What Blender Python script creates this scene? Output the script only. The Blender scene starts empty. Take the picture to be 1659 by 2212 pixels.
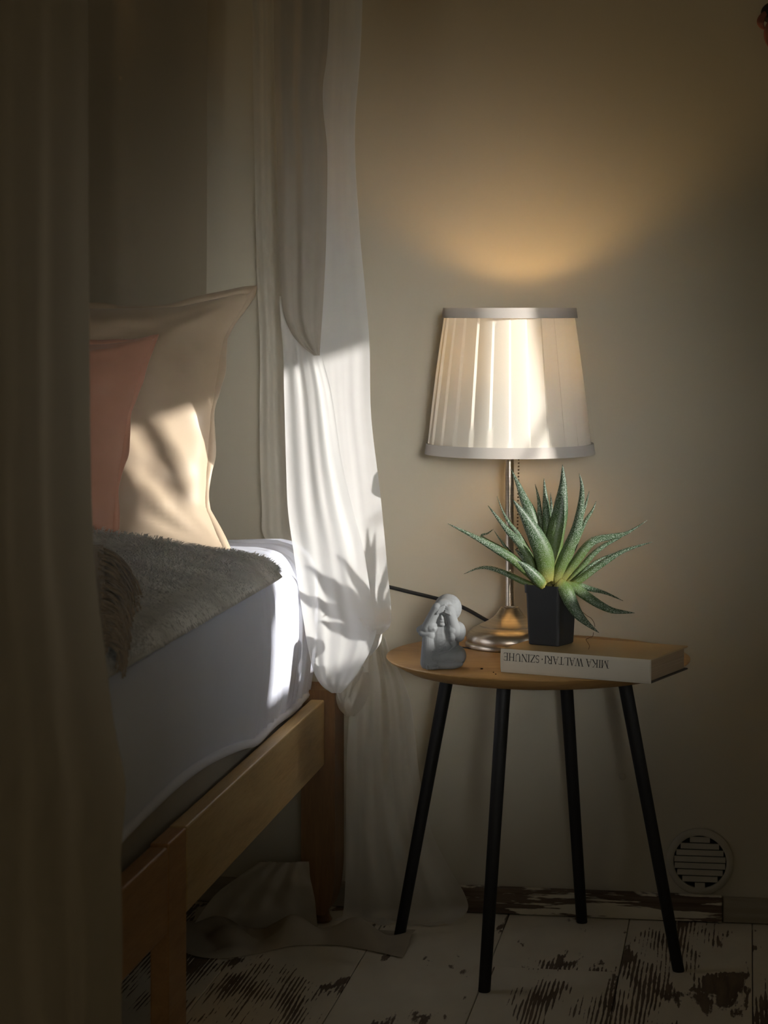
import bpy, bmesh, math, random
from mathutils import Vector, Matrix, noise
sc = bpy.context.scene
C = sc.collection
random.seed(7)
PI = math.pi

# ------------------------------------------------------------------ camera
F, HZ, CX, CAMZ = 5000.0, 665.0, 829.5, 0.97       # focal length (px), horizon row, centre column, eye height (m)
AL = math.atan2(790.0, F)                          # the camera is turned this far to the left of the wall's normal
SA, CA = math.sin(AL), math.cos(AL)
cam = bpy.data.cameras.new('camera')
cam.sensor_fit = 'HORIZONTAL'; cam.sensor_width = 36.0
cam.lens = F / 1659.0 * 36.0
cam.shift_y = -(1106.0 - HZ) / 1659.0
cam.clip_start = 0.05
cam.dof.use_dof = True; cam.dof.focus_distance = 3.42; cam.dof.aperture_fstop = 14.0
cam_o = bpy.data.objects.new('camera', cam); C.objects.link(cam_o)
cam_o.location = (0, 0, CAMZ); cam_o.rotation_euler = (PI / 2, 0, AL)
sc.camera = cam_o

# ------------------------------------------------------------------ world, sun, window daylight, exposure
w = bpy.data.worlds.new('world'); sc.world = w; w.use_nodes = True
bg = w.node_tree.nodes['Background']
bg.inputs['Color'].default_value = (1.0, 0.89, 0.69, 1); bg.inputs['Strength'].default_value = 0.064
SUN_M, SUN_S = 0.406, 0.35                          # per metre travelled to -X: +Y and -Z
sun = bpy.data.lights.new('sun', 'SUN'); sun.energy = 6.0; sun.angle = math.radians(0.55); sun.color = (1.0, 0.965, 0.91)
sun_o = bpy.data.objects.new('sun', sun); C.objects.link(sun_o)
sun_o.rotation_euler = Vector((-1, SUN_M, -SUN_S)).to_track_quat('-Z', 'Y').to_euler()
sun_o.location = (3, 1.5, 2.5)
WX, WT = 1.45, 0.06                                # right wall: inner face, thickness
WY0, WY1, WZ0, WZ1 = 2.343, 2.734, 1.147, 1.644     # window opening
al = bpy.data.lights.new('window_daylight', 'AREA'); al.shape = 'RECTANGLE'
al.size = WZ1 - WZ0; al.size_y = WY1 - WY0; al.energy = 0.28; al.color = (0.97, 0.99, 1.0); al.spread = math.radians(36)   # hazy glow round the sun
al_o = bpy.data.objects.new('window_daylight', al); C.objects.link(al_o)
al_o.location = (WX + WT + 0.08, (WY0 + WY1) / 2, (WZ0 + WZ1) / 2); al_o.rotation_euler = Vector((-1, SUN_M, -SUN_S)).to_track_quat('-Z', 'Y').to_euler()
dl = bpy.data.lights.new('added_fill', 'AREA'); dl.shape = 'RECTANGLE'; dl.size = 0.35; dl.size_y = 0.4     # soft fill light added behind the camera to brighten the middle wall
dl.energy = 0.54; dl.color = (1.0, 0.99, 0.95); dl.spread = math.radians(15)
dl_o = bpy.data.objects.new('added_fill', dl); C.objects.link(dl_o)
dl_o.location = (0.38, -0.7, 1.15); dl_o.rotation_euler = (Vector((-0.53, 3.6, 0.77)) - Vector(dl_o.location)).to_track_quat('-Z', 'Y').to_euler()
sc.cycles.max_bounces = 6; sc.cycles.diffuse_bounces = 3; sc.cycles.transmission_bounces = 5; sc.cycles.transparent_max_bounces = 8
sc.cycles.use_adaptive_sampling = True; sc.cycles.adaptive_threshold = 0.04
vs = sc.view_settings
vs.view_transform = 'Standard'; vs.look = 'None'; vs.gamma = 1.0; vs.exposure = 0.0; vs.use_curve_mapping = False

# ------------------------------------------------------------------ measuring helpers
def W(R, D, z): return Vector((-SA * D + CA * R, CA * D + SA * R, z))            # metres right of / ahead of the eye
def PD(x, y, D): return W((x - CX) / F * D, D, CAMZ - (y - HZ) / F * D)
def PY(x, y, Y):
    u = (x - CX) / F
    return PD(x, y, Y / (CA + u * SA))
def lerp(a, b, t): return a + (b - a) * t
def sst(a, b, x):
    t = max(0.0, min(1.0, (x - a) / (b - a))); return t * t * (3 - 2 * t)

# ------------------------------------------------------------------ object helpers
def tag(o, label=None, cat=None, group=None, kind=None):
    if label: o['label'] = label
    if cat: o['category'] = cat
    if group: o['group'] = group
    if kind: o['kind'] = kind
    return o
def empty(name, loc, label, cat, group=None, kind=None):
    o = bpy.data.objects.new(name, None); C.objects.link(o); o.location = loc; o.empty_display_size = 0.05
    return tag(o, label, cat, group, kind)
def link(name, me, m, parent=None, smooth=False):
    if m is not None and not me.materials: me.materials.append(m)
    if smooth:
        for p in me.polygons: p.use_smooth = True
    o = bpy.data.objects.new(name, me); C.objects.link(o)
    if parent is not None:
        o.parent = parent
        # geometry is given in world space: undo the parent chain's location
        off = Vector((0, 0, 0)); q = parent
        while q is not None: off += q.location; q = q.parent
        o.location = -off
    return o
def from_bm(name, bm, m, parent=None, smooth=False):
    me = bpy.data.meshes.new(name); bm.normal_update(); bm.to_mesh(me); bm.free()
    return link(name, me, m, parent, smooth)
def from_py(name, vs_, fs, m, parent=None, smooth=False):
    me = bpy.data.meshes.new(name); me.from_pydata([tuple(v) for v in vs_], [], fs); me.update()
    return link(name, me, m, parent, smooth)
def add_box(bm, x0, x1, y0, y1, z0, z1, M=None, bevel=0.0, seg=2):
    vs_ = [bm.verts.new((x, y, z)) for x in (x0, x1) for y in (y0, y1) for z in (z0, z1)]
    fs = [bm.faces.new([vs_[i] for i in q]) for q in ((0, 1, 3, 2), (4, 6, 7, 5), (0, 4, 5, 1), (2, 3, 7, 6), (0, 2, 6, 4), (1, 5, 7, 3))]
    if bevel > 0:
        es = list({e for f in fs for e in f.edges})
        r = bmesh.ops.bevel(bm, geom=es, offset=bevel, segments=seg, profile=0.5, affect='EDGES', clamp_overlap=True)
        allv = set(vs_) | set(r['verts'])
        vs_ = [v for v in allv if v.is_valid]
    if M is not None:
        for v in vs_: v.co = M @ v.co
    return vs_
def box(name, x0, x1, y0, y1, z0, z1, m, parent=None, bevel=0.0, M=None, seg=2):
    bm = bmesh.new(); add_box(bm, x0, x1, y0, y1, z0, z1, M, bevel, seg)
    bmesh.ops.recalc_face_normals(bm, faces=bm.faces)
    return from_bm(name, bm, m, parent)
def lathe(name, prof, c, m, parent=None, seg=64, smooth=True, closed=True):
    vs_, fs = [], []
    for r, z in prof:
        for k in range(seg):
            a = 2 * PI * k / seg; vs_.append((c[0] + r * math.cos(a), c[1] + r * math.sin(a), c[2] + z))
    n = len(prof)
    for i in range(n - 1):
        for k in range(seg):
            k2 = (k + 1) % seg
            fs.append((i * seg + k, i * seg + k2, (i + 1) * seg + k2, (i + 1) * seg + k))
    if closed:
        fs.append(tuple(reversed(range(seg)))); fs.append(tuple(range((n - 1) * seg, n * seg)))
    o = from_py(name, vs_, fs, m, parent, smooth)
    if smooth: autosmooth(o)
    return o
def autosmooth(o, ang=40):
    me = o.data
    bm = bmesh.new(); bm.from_mesh(me)
    for e in bm.edges:
        if len(e.link_faces) == 2 and e.calc_face_angle(0) > math.radians(ang): e.smooth = False
    bm.to_mesh(me); bm.free()
def catmull(pts, t):
    n = len(pts) - 1
    s = max(0.0, min(n - 1e-9, t * n)); i = int(s); f = s - i
    p0 = pts[max(i - 1, 0)]; p1 = pts[i]; p2 = pts[i + 1]; p3 = pts[min(i + 2, n)]
    return 0.5 * ((2 * p1) + (p2 - p0) * f + (2 * p0 - 5 * p1 + 4 * p2 - p3) * f * f + (3 * p1 - p0 - 3 * p2 + p3) * f ** 3)
def tube_geo(pts, rad, seg=8, vs_=None, fs=None, taper=None, cap=True):
    vs_ = [] if vs_ is None else vs_; fs = [] if fs is None else fs
    b0 = len(vs_); n = len(pts); up = None
    for i, p in enumerate(pts):
        t = (pts[min(i + 1, n - 1)] - pts[max(i - 1, 0)]).normalized()
        if up is None:
            up = Vector((0, 0, 1)) if abs(t.z) < 0.9 else Vector((1, 0, 0))
        s = t.cross(up).normalized(); up = s.cross(t).normalized()
        r = rad if taper is None else rad * taper(i / (n - 1))
        for k in range(seg):
            a = 2 * PI * k / seg; vs_.append(p + (s * math.cos(a) + up * math.sin(a)) * r)
    for i in range(n - 1):
        for k in range(seg):
            k2 = (k + 1) % seg
            fs.append((b0 + i * seg + k, b0 + i * seg + k2, b0 + (i + 1) * seg + k2, b0 + (i + 1) * seg + k))
    if cap:
        fs.append(tuple(b0 + k for k in reversed(range(seg)))); fs.append(tuple(b0 + (n - 1) * seg + k for k in range(seg)))
    return vs_, fs
def tube(name, pts, rad, m, parent=None, seg=8, samples=None, taper=None):
    if samples: pts = [catmull(pts, i / (samples - 1)) for i in range(samples)]
    vs_, fs = tube_geo(pts, rad, seg, taper=taper)
    return from_py(name, vs_, fs, m, parent, True)
def loft(name, rows, nx, ny, m, parent=None, wr=0.0, wfreq=(6, 2), minz=None, solid=0.0):
    """A cloth sheet through rows of control points, with fine wrinkles of height wr."""
    vs_, fs = [], []
    fine = [[catmull(r, i / nx) for i in range(nx + 1)] for r in rows]
    for j in range(ny + 1):
        for i in range(nx + 1):
            p = catmull([fr[i] for fr in fine], j / ny)
            if wr:
                d = noise.noise(Vector((i / nx * wfreq[0], j / ny * wfreq[1], 3.1 * len(name))))
                d2 = noise.noise(Vector((i / nx * wfreq[0] * 2.7, j / ny * wfreq[1] * 1.8, 7.7)))
                p = p + Vector((0.35, -0.9, 0)) * (wr * (d + 0.45 * d2))
            if minz is not None and p.z < minz: p.z = minz
            vs_.append(p)
    for j in range(ny):
        for i in range(nx):
            a = j * (nx + 1) + i; fs.append((a, a + 1, a + nx + 2, a + nx + 1))
    o = from_py(name, vs_, fs, m, parent, True)
    if solid:
        md = o.modifiers.new('thickness', 'SOLIDIFY'); md.thickness = solid; md.offset = 0
    return o

# ------------------------------------------------------------------ materials
class NT:
    def __init__(s, name):
        s.m = bpy.data.materials.new(name); s.m.use_nodes = True; s.t = s.m.node_tree
        s.b = s.t.nodes['Principled BSDF']; s.out = s.t.nodes['Material Output']
    def n(s, typ, **kw):
        nd = s.t.nodes.new(typ)
        for k, v in kw.items():
            if k in nd.inputs: nd.inputs[k].default_value = v
            else: setattr(nd, k, v)
        return nd
    def l(s, a, b): s.t.links.new(a, b)
    def ramp(s, fac, stops):
        r = s.n('ShaderNodeValToRGB'); e = r.color_ramp.elements
        while len(e) < len(stops): e.new(0.5)
        for i, (p, c) in enumerate(stops): e[i].position = p; e[i].color = (*c, 1) if len(c) == 3 else c
        s.l(fac, r.inputs['Fac']); return r.outputs['Color']
    def coords(s, scale=(1, 1, 1), world=False):
        mp = s.n('ShaderNodeMapping'); mp.inputs['Scale'].default_value = scale
        if world: s.l(s.n('ShaderNodeNewGeometry').outputs['Position'], mp.inputs['Vector'])
        else: s.l(s.n('ShaderNodeTexCoord').outputs['Object'], mp.inputs['Vector'])
        return mp.outputs['Vector']
    def noise(s, vec, scale, detail=4, rough=0.55, dist=0.0):
        nd = s.n('ShaderNodeTexNoise', Scale=scale, Detail=detail, Roughness=rough, Distortion=dist); s.l(vec, nd.inputs['Vector']); return nd.outputs['Fac']
    def bump(s, h, strength=0.3, dist=0.002):
        b = s.n('ShaderNodeBump', Strength=strength, Distance=dist); s.l(h, b.inputs['Height']); s.l(b.outputs['Normal'], s.b.inputs['Normal']); return b
    def mul(s, a, b):
        nd = s.n('ShaderNodeMath', operation='MULTIPLY')
        s.l(a, nd.inputs[0])
        if isinstance(b, (int, float)): nd.inputs[1].default_value = b
        else: s.l(b, nd.inputs[1])
        return nd.outputs[0]
    def setp(s, **kw):
        for k, v in kw.items(): s.b.inputs[k.replace('_', ' ')].default_value = v
def two_tone(name, c1, c2, scale=(1, 1, 1), ns=8, rough=0.6, bump=0.2, bscale=60, bdist=0.001, world=True, detail=4, **kw):
    t = NT(name); v = t.coords(scale, world)
    f = t.noise(v, ns, detail); col = t.ramp(f, [(0.3, c1), (0.7, c2)])
    t.l(col, t.b.inputs['Base Color']); t.setp(Roughness=rough, **kw)
    if bump: t.bump(t.noise(v, bscale, 5), bump, bdist)
    return t.m
def wood(name, c1, c2, c3, scale, rough=0.5):
    t = NT(name); v = t.coords(scale, True)
    f1 = t.noise(v, 3.0, 6, 0.6, 0.6); f2 = t.noise(v, 22, 5, 0.6, 0.3)
    mx = t.n('ShaderNodeMath', operation='ADD'); t.l(t.mul(f1, 0.6), mx.inputs[0]); t.l(t.mul(f2, 0.4), mx.inputs[1])
    t.l(t.ramp(mx.outputs[0], [(0.32, c1), (0.5, c2), (0.66, c3)]), t.b.inputs['Base Color'])
    t.setp(Roughness=rough); t.bump(f2, 0.15, 0.001); return t.m
def sheer(name, col, transp=0.25, trans=0.45, weave=True):
    """Voile: some light goes straight through the weave, the rest is scattered forwards and back."""
    t = NT(name); t.t.nodes.remove(t.b)
    d = t.n('ShaderNodeBsdfDiffuse', Color=(*col, 1)); tr = t.n('ShaderNodeBsdfTranslucent', Color=(*col, 1)); tp = t.n('ShaderNodeBsdfTransparent')
    m1 = t.n('ShaderNodeMixShader'); m1.inputs[0].default_value = trans; t.l(d.outputs[0], m1.inputs[1]); t.l(tr.outputs[0], m1.inputs[2])
    m2 = t.n('ShaderNodeMixShader'); m2.inputs[0].default_value = transp
    t.l(m1.outputs[0], m2.inputs[1]); t.l(tp.outputs[0], m2.inputs[2]); t.l(m2.outputs[0], t.out.inputs['Surface'])
    v = t.coords((1, 1, 1), True)
    b = t.n('ShaderNodeBump', Strength=0.25, Distance=0.002); t.l(t.noise(v, 45, 1), b.inputs['Height'])
    t.l(b.outputs['Normal'], d.inputs['Normal'])
    return t.m
def fabric(name, c1, c2, rough=0.8, sheen=0.2, wscale=900, ns=5, bump=0.25, trans=0.0):
    t = NT(name); v = t.coords((1, 1, 1), True)
    t.l(t.ramp(t.noise(v, ns, 3), [(0.3, c1), (0.7, c2)]), t.b.inputs['Base Color'])
    t.setp(Roughness=rough, Sheen_Weight=sheen)
    if wscale < 500: t.bump(t.noise(v, wscale, 2), bump, 0.0004)      # finer weaves do not show at this distance
    return t.m
def plain(name, col, rough=0.5, metal=0.0, bump=0.0, bscale=200, **kw):
    t = NT(name); v = t.coords((1, 1, 1), True)
    f = t.noise(v, 30, 3); c1 = tuple(c * 0.9 for c in col); c2 = tuple(min(1, c * 1.08) for c in col)
    t.l(t.ramp(f, [(0.3, c1), (0.7, c2)]), t.b.inputs['Base Color']); t.setp(Roughness=rough, Metallic=metal, **kw)
    if bump: t.bump(t.noise(v, bscale, 4), bump, 0.0006)
    return t.m

M_WALL = two_tone('wall_paint', (0.53, 0.485, 0.385), (0.57, 0.525, 0.415), ns=2.0, rough=0.85, bump=0, detail=2, Specular_IOR_Level=0.2)
M_CEIL = plain('ceiling_paint', (0.62, 0.58, 0.5), 0.9)
M_RAIL = wood('pale_birch', (0.42, 0.27, 0.11), (0.55, 0.38, 0.17), (0.62, 0.45, 0.22), (14, 1.2, 14), 0.45)
M_RAIL2 = wood('orange_pine', (0.33, 0.165, 0.055), (0.43, 0.22, 0.08), (0.5, 0.28, 0.11), (14, 1.2, 14), 0.45)
M_POST = wood('stained_post', (0.12, 0.052, 0.015), (0.17, 0.08, 0.024), (0.21, 0.105, 0.033), (14, 14, 1.2), 0.5)
M_TOP = wood('oak_veneer', (0.35, 0.19, 0.062), (0.46, 0.265, 0.092), (0.53, 0.32, 0.125), (1.4, 10, 10), 0.42)
M_BLACK = plain('black_paint', (0.006, 0.006, 0.0065), 0.6)
M_SHEET = fabric('white_cotton', (0.67, 0.70, 0.82), (0.72, 0.75, 0.86), 0.85, 0.1, 700)
M_HEM = fabric('sheet_hem_rib', (0.66, 0.68, 0.78), (0.74, 0.76, 0.85), 0.9, 0.1, 300, bump=0.6)
M_MATT = fabric('mattress_ticking', (0.34, 0.30, 0.24), (0.40, 0.36, 0.29), 0.9, 0.1)
M_BEIGE = fabric('champagne_satin', (0.53, 0.415, 0.29), (0.58, 0.46, 0.33), 0.42, 0.25, 900, bump=0.12)
M_ROSE = fabric('rose_satin', (0.68, 0.36, 0.25), (0.74, 0.40, 0.285), 0.38, 0.25, 900, bump=0.1)
M_SHEER = sheer('white_voile', (0.90, 0.90, 0.88), 0.16, 0.40)
M_SHEER2 = sheer('cream_voile', (0.80, 0.76, 0.66), 0.25, 0.40)
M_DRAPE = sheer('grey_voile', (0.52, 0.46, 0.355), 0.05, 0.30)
M_HEAVY = fabric('dim_linen', (0.50, 0.44, 0.335), (0.54, 0.475, 0.37), 0.9, 0.1, 600)
M_GREYV = sheer('shaded_double_voile', (0.52, 0.48, 0.41), 0.06, 0.30)  # folded double layer of the white voile, its shade put into the colour
M_FURB = fabric('fur_backing', (0.44, 0.425, 0.385), (0.58, 0.56, 0.52), 0.95, 0.2, 120, ns=9)
M_KNIT = fabric('taupe_knit', (0.25, 0.195, 0.135), (0.34, 0.27, 0.19), 0.95, 0.2, 200)
M_PLAST = plain('pot_plastic', (0.028, 0.031, 0.035), 0.5)
M_SOIL = plain('soil', (0.045, 0.028, 0.016), 0.95, bump=0.8, bscale=250)
M_JACK = two_tone('cream_paper', (0.60, 0.55, 0.45), (0.66, 0.61, 0.51), ns=12, rough=0.6, bump=0.05)
M_KRAFT = two_tone('ochre_cover', (0.40, 0.27, 0.12), (0.47, 0.33, 0.155), (1, 1, 1), ns=9, rough=0.5, bump=0.08)
M_PAGE = two_tone('page_edges', (0.27, 0.19, 0.11), (0.36, 0.26, 0.16), (3, 3, 500), ns=1.5, rough=0.9, bump=0.4, bscale=2)
M_INK = plain('black_ink', (0.016, 0.014, 0.013), 0.7)
M_DARKB = plain('dark_board', (0.05, 0.04, 0.03), 0.8)
M_STONE = plain('grey_stone', (0.20, 0.21, 0.215), 0.85, bump=0.25, bscale=400)
M_PLASTW = plain('vent_plastic', (0.46, 0.43, 0.35), 0.55)
M_VOID = plain('dark_void', (0.01, 0.01, 0.01), 0.9)
M_CORD = plain('black_cord', (0.012, 0.012, 0.013), 0.6)
M_ORN = two_tone('dried_petal', (0.22, 0.07, 0.05), (0.36, 0.14, 0.09), ns=40, rough=0.6, bump=0.3)
M_ORND = plain('dark_seed_head', (0.02, 0.012, 0.008), 0.7, bump=0.6, bscale=300)

def nickel():
    t = NT('brushed_nickel'); v = t.coords((1, 1, 60), False)
    f = t.noise(v, 12, 3)
    t.l(t.ramp(f, [(0.3, (0.52, 0.45, 0.36)), (0.7, (0.66, 0.58, 0.47))]), t.b.inputs['Base Color'])
    t.setp(Metallic=1.0, Roughness=0.3); t.bump(f, 0.05, 0.0004); return t.m
M_NICK = nickel()
def leaf_mat():
    """Green succulent skin, yellow at the base, with raised white tubercles."""
    t = NT('warty_leaf'); uv = t.n('ShaderNodeUVMap'); sep = t.n('ShaderNodeSeparateXYZ'); t.l(uv.outputs['UV'], sep.inputs[0])
    v = t.coords((1, 1, 1), True)
    base = t.ramp(sep.outputs['Y'], [(0.0, (0.27, 0.23, 0.05)), (0.14, (0.085, 0.14, 0.026)), (0.45, (0.034, 0.078, 0.026)), (0.97, (0.028, 0.055, 0.026))])
    vor = t.n('ShaderNodeTexVoronoi', Scale=760.0); t.l(v, vor.inputs['Vector'])
    spot = t.ramp(vor.outputs['Distance'], [(0.30, (1, 1, 1)), (0.46, (0, 0, 0))])
    msk = t.ramp(sep.outputs['Y'], [(0.08, (0.1, 0.1, 0.1)), (0.5, (0.75, 0.75, 0.75))])
    k = t.n('ShaderNodeMix', data_type='RGBA'); k.inputs[7].default_value = (0.44, 0.50, 0.42, 1)
    t.l(t.mul(spot, msk), k.inputs[0]); t.l(base, k.inputs[6]); t.l(k.outputs[2], t.b.inputs['Base Color'])
    t.setp(Roughness=0.45); t.bump(spot, 0.6, 0.0007); return t.m
M_LEAF = leaf_mat()
def shade_mat(name, col, trans):
    t = NT(name); t.t.nodes.remove(t.b)
    v = t.coords((1, 1, 1), True)
    d = t.n('ShaderNodeBsdfDiffuse', Color=(*col, 1)); tr = t.n('ShaderNodeBsdfTranslucent', Color=(*col, 1))
    b = t.n('ShaderNodeBump', Strength=0.15, Distance=0.0005); t.l(t.noise(v, 700, 2), b.inputs['Height']); t.l(b.outputs[0], d.inputs['Normal'])
    m1 = t.n('ShaderNodeMixShader'); m1.inputs[0].default_value = trans; t.l(d.outputs[0], m1.inputs[1]); t.l(tr.outputs[0], m1.inputs[2])
    t.l(m1.outputs[0], t.out.inputs['Surface']); return t.m
M_SHADE = shade_mat('pleated_shade_cloth', (0.80, 0.76, 0.67), 0.085)
M_BAND = shade_mat('shade_band_cloth', (0.60, 0.56, 0.51), 0.08)
def bulb_mat():
    t = NT('warm_bulb'); t.t.nodes.remove(t.b)
    e = t.n('ShaderNodeEmission', Color=(1.0, 0.62, 0.25, 1), Strength=80.0); t.l(e.outputs[0], t.out.inputs['Surface']); return t.m
M_BULB = bulb_mat()
def floor_mat(name, sc_, dark_shift=0.0):
    """Whitewashed boards worn through to brown wood along the grain."""
    t = NT(name); oi = t.n('ShaderNodeObjectInfo')
    geo = t.n('ShaderNodeNewGeometry'); rnd = t.mul(oi.outputs['Random'], 37.0)
    off = t.n('ShaderNodeCombineXYZ'); t.l(rnd, off.inputs[2])
    add = t.n('ShaderNodeVectorMath', operation='ADD'); t.l(geo.outputs['Position'], add.inputs[0]); t.l(off.outputs[0], add.inputs[1])
    mp = t.n('ShaderNodeMapping'); mp.inputs['Scale'].default_value = sc_; t.l(add.outputs[0], mp.inputs['Vector']); v = mp.outputs['Vector']
    mp2 = t.n('ShaderNodeMapping'); mp2.inputs['Scale'].default_value = (1.9, 0.8, 1) if sc_[0] > sc_[1] else (0.9, 1, 5); t.l(add.outputs[0], mp2.inputs['Vector'])
    grain = t.noise(v, 1.0, 5, 0.62, 0.35)
    big = t.noise(mp2.outputs['Vector'], 5.0, 5, 0.62, 0.5)
    wv = t.n('ShaderNodeTexWave', Scale=0.9, Distortion=5.0, Detail=2.0); wv.inputs['Detail Scale'].default_value = 0.6; t.l(v, wv.inputs['Vector'])
    where = t.ramp(t.noise(mp2.outputs['Vector'], 2.1, 2), [(0.50, (0, 0, 0)), (0.60, (1, 1, 1))])
    s1 = t.n('ShaderNodeMath', operation='ADD'); t.l(t.mul(grain, 0.36), s1.inputs[0]); t.l(t.mul(big, 0.80), s1.inputs[1])
    s2 = t.n('ShaderNodeMath', operation='ADD'); t.l(s1.outputs[0], s2.inputs[0]); t.l(t.mul(t.mul(wv.outputs['Fac'], where), 0.13), s2.inputs[1])
    a = 0.658 - dark_shift
    mask = t.ramp(s2.outputs[0], [(a, (0, 0, 0)), (a + 0.02, (1, 1, 1))])
    cw = t.ramp(t.noise(mp2.outputs['Vector'], 9, 4), [(0.3, (0.66, 0.60, 0.47)), (0.7, (0.76, 0.70, 0.56))])
    cd = t.ramp(grain, [(0.35, (0.07, 0.045, 0.028)), (0.65, (0.17, 0.12, 0.08))])
    k = t.n('ShaderNodeMix', data_type='RGBA'); t.l(mask, k.inputs[0]); t.l(cw, k.inputs[6]); t.l(cd, k.inputs[7])
    t.l(k.outputs[2], t.b.inputs['Base Color']); t.setp(Roughness=0.7); b = t.bump(mask, 0.35, 0.001); b.invert = True
    return t.m
M_FLOOR = floor_mat('whitewashed_boards', (55, 7, 7))
M_BASE = floor_mat('whitewashed_baseboard', (5, 5, 170), 0.13)
M_TRIM = two_tone('plain_trim', (0.30, 0.26, 0.19), (0.38, 0.33, 0.25), (1, 1, 14), ns=6, rough=0.8)
def fur_mat(name, stops):
    t = NT(name); v = t.coords((1, 1, 1), True)
    t.l(t.ramp(t.noise(v, 11, 3, 0.6, 0.4), stops), t.b.inputs['Base Color']); t.setp(Roughness=0.7, Sheen_Weight=0.3); return t.m
M_FUR = fur_mat('grey_fur', [(0.30, (0.45, 0.43, 0.38)), (0.5, (0.70, 0.68, 0.62)), (0.7, (0.84, 0.82, 0.77))])

# ------------------------------------------------------------------ the room
WALLY = 3.70
def struct(o): return tag(o, kind='structure')
flo = struct(box('floor', -2.3, WX + 0.06, -1.0, WALLY + 0.06, -0.06, -0.012, plain('subfloor', (0.05, 0.04, 0.03), 0.9)))
pw, pl = 0.192, 1.21
plank_me = None
x = -2.3; k = 0
while x < WX - 0.02:
    y = WALLY - 0.004 - [0.55, 1.0, 0.25, 0.8][k % 4] * pl
    segs = [(y, WALLY - 0.004)]
    while y > -0.9: segs.append((max(-0.98, y - pl), y)); y -= pl
    for (a, b) in segs:
        wdt = min(pw, WX - x)
        bm = bmesh.new(); add_box(bm, x + 0.0006, x + wdt - 0.0006, a + 0.0006, b - 0.0006, -0.012, 0.0, bevel=0.0009, seg=1)
        bmesh.ops.recalc_face_normals(bm, faces=bm.faces)
        from_bm('plank', bm, M_FLOOR, flo)
    x += pw; k += 1
struct(box('wall_back', -2.3, WX + WT, WALLY, WALLY + 0.06, -0.06, 2.46, M_WALL))
struct(box('wall_left', -2.36, -2.3, -1.0, WALLY, -0.06, 2.46, M_WALL))
struct(box('ceiling', -2.36, WX + WT, -1.0, WALLY + 0.06, 2.40, 2.46, M_CEIL))
bm = bmesh.new()
add_box(bm, WX, WX + WT, -1.0, WY0, -0.06, 2.40); add_box(bm, WX, WX + WT, WY1, WALLY, -0.06, 2.40)
add_box(bm, WX, WX + WT, WY0, WY1, -0.06, WZ0); add_box(bm, WX, WX + WT, WY0, WY1, WZ1, 2.40)
bmesh.ops.recalc_face_normals(bm, faces=bm.faces)
struct(from_bm('wall_right', bm, M_WALL))
bm = bmesh.new()
fw = 0.012
for a in ((WY0 - 0.03, WY0, WZ0 - 0.03, WZ1 + 0.03), (WY1, WY1 + 0.03, WZ0 - 0.03, WZ1 + 0.03), (WY0, WY1, WZ0 - 0.03, WZ0), (WY0, WY1, WZ1, WZ1 + 0.03)):
    add_box(bm, WX - 0.012, WX, a[0], a[1], a[2], a[3])
bmesh.ops.recalc_face_normals(bm, faces=bm.faces)
win = struct(from_bm('window_1', bm, plain('window_paint', (0.7, 0.68, 0.62), 0.5)))
# drape and strip added, unseen, to shape the sunbeam; a twig of the shrub outside
def flat_cloth(name, pts, xw):
    bm = bmesh.new(); fv = [bm.verts.new((xw + 0.004 * math.sin(40 * y), y, z)) for (y, z) in pts]
    f = bm.faces.new(fv); r = bmesh.ops.extrude_face_region(bm, geom=[f])
    for v in r['geom']:
        if isinstance(v, bmesh.types.BMVert): v.co.x += 0.004
    bmesh.ops.recalc_face_normals(bm, faces=bm.faces); return from_bm(name, bm, fabric('beam_cloth', (0.55, 0.5, 0.42), (0.6, 0.55, 0.47)), win)
flat_cloth('drape', [(WY0 - 0.06, 1.72), (WY0 - 0.06, 0.9), (WY0 - 0.02, 0.9), (2.350, 1.15), (2.368, 1.23), (2.412, 1.30), (2.455, 1.37), (2.478, 1.43), (2.482, 1.50), (2.478, 1.72)], WX - 0.03)
flat_cloth('beam_strip', [(2.505, 1.72), (2.505, 1.55), (2.508, 1.49), (2.517, 1.455), (2.527, 1.49), (2.531, 1.55), (2.531, 1.72)], WX - 0.03)
tube('twig', [Vector((WX + 0.10, y, z)) for y, z in ((2.76, 1.62), (2.725, 1.575), (2.705, 1.52), (2.690, 1.46), (2.66, 1.41), (2.62, 1.38))], 0.0045, M_DARKB, win, 6, 20)
tube('twig', [Vector((WX + 0.10, y, z)) for y, z in ((2.77, 1.455), (2.735, 1.415), (2.712, 1.385), (2.68, 1.345), (2.63, 1.33))], 0.005, M_DARKB, win, 6, 20)

# baseboard: the worn strip, its mitred left end and the plain piece to the right
bb0, bb1 = PY(990, 1975, WALLY - 0.016).x, PY(1560, 2002, WALLY - 0.016).x
base = struct(box('baseboard_back', bb0, bb1, WALLY - 0.016, WALLY, 0.001, 0.042, M_BASE, bevel=0.002))
struct(box('trim_1', bb1 + 0.001, WX, WALLY - 0.013, WALLY, 0.001, 0.040, M_TRIM, bevel=0.002))
struct(box('trim_2', -2.3, bb0 - 0.001, WALLY - 0.013, WALLY, 0.001, 0.040, M_TRIM, bevel=0.002))

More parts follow.
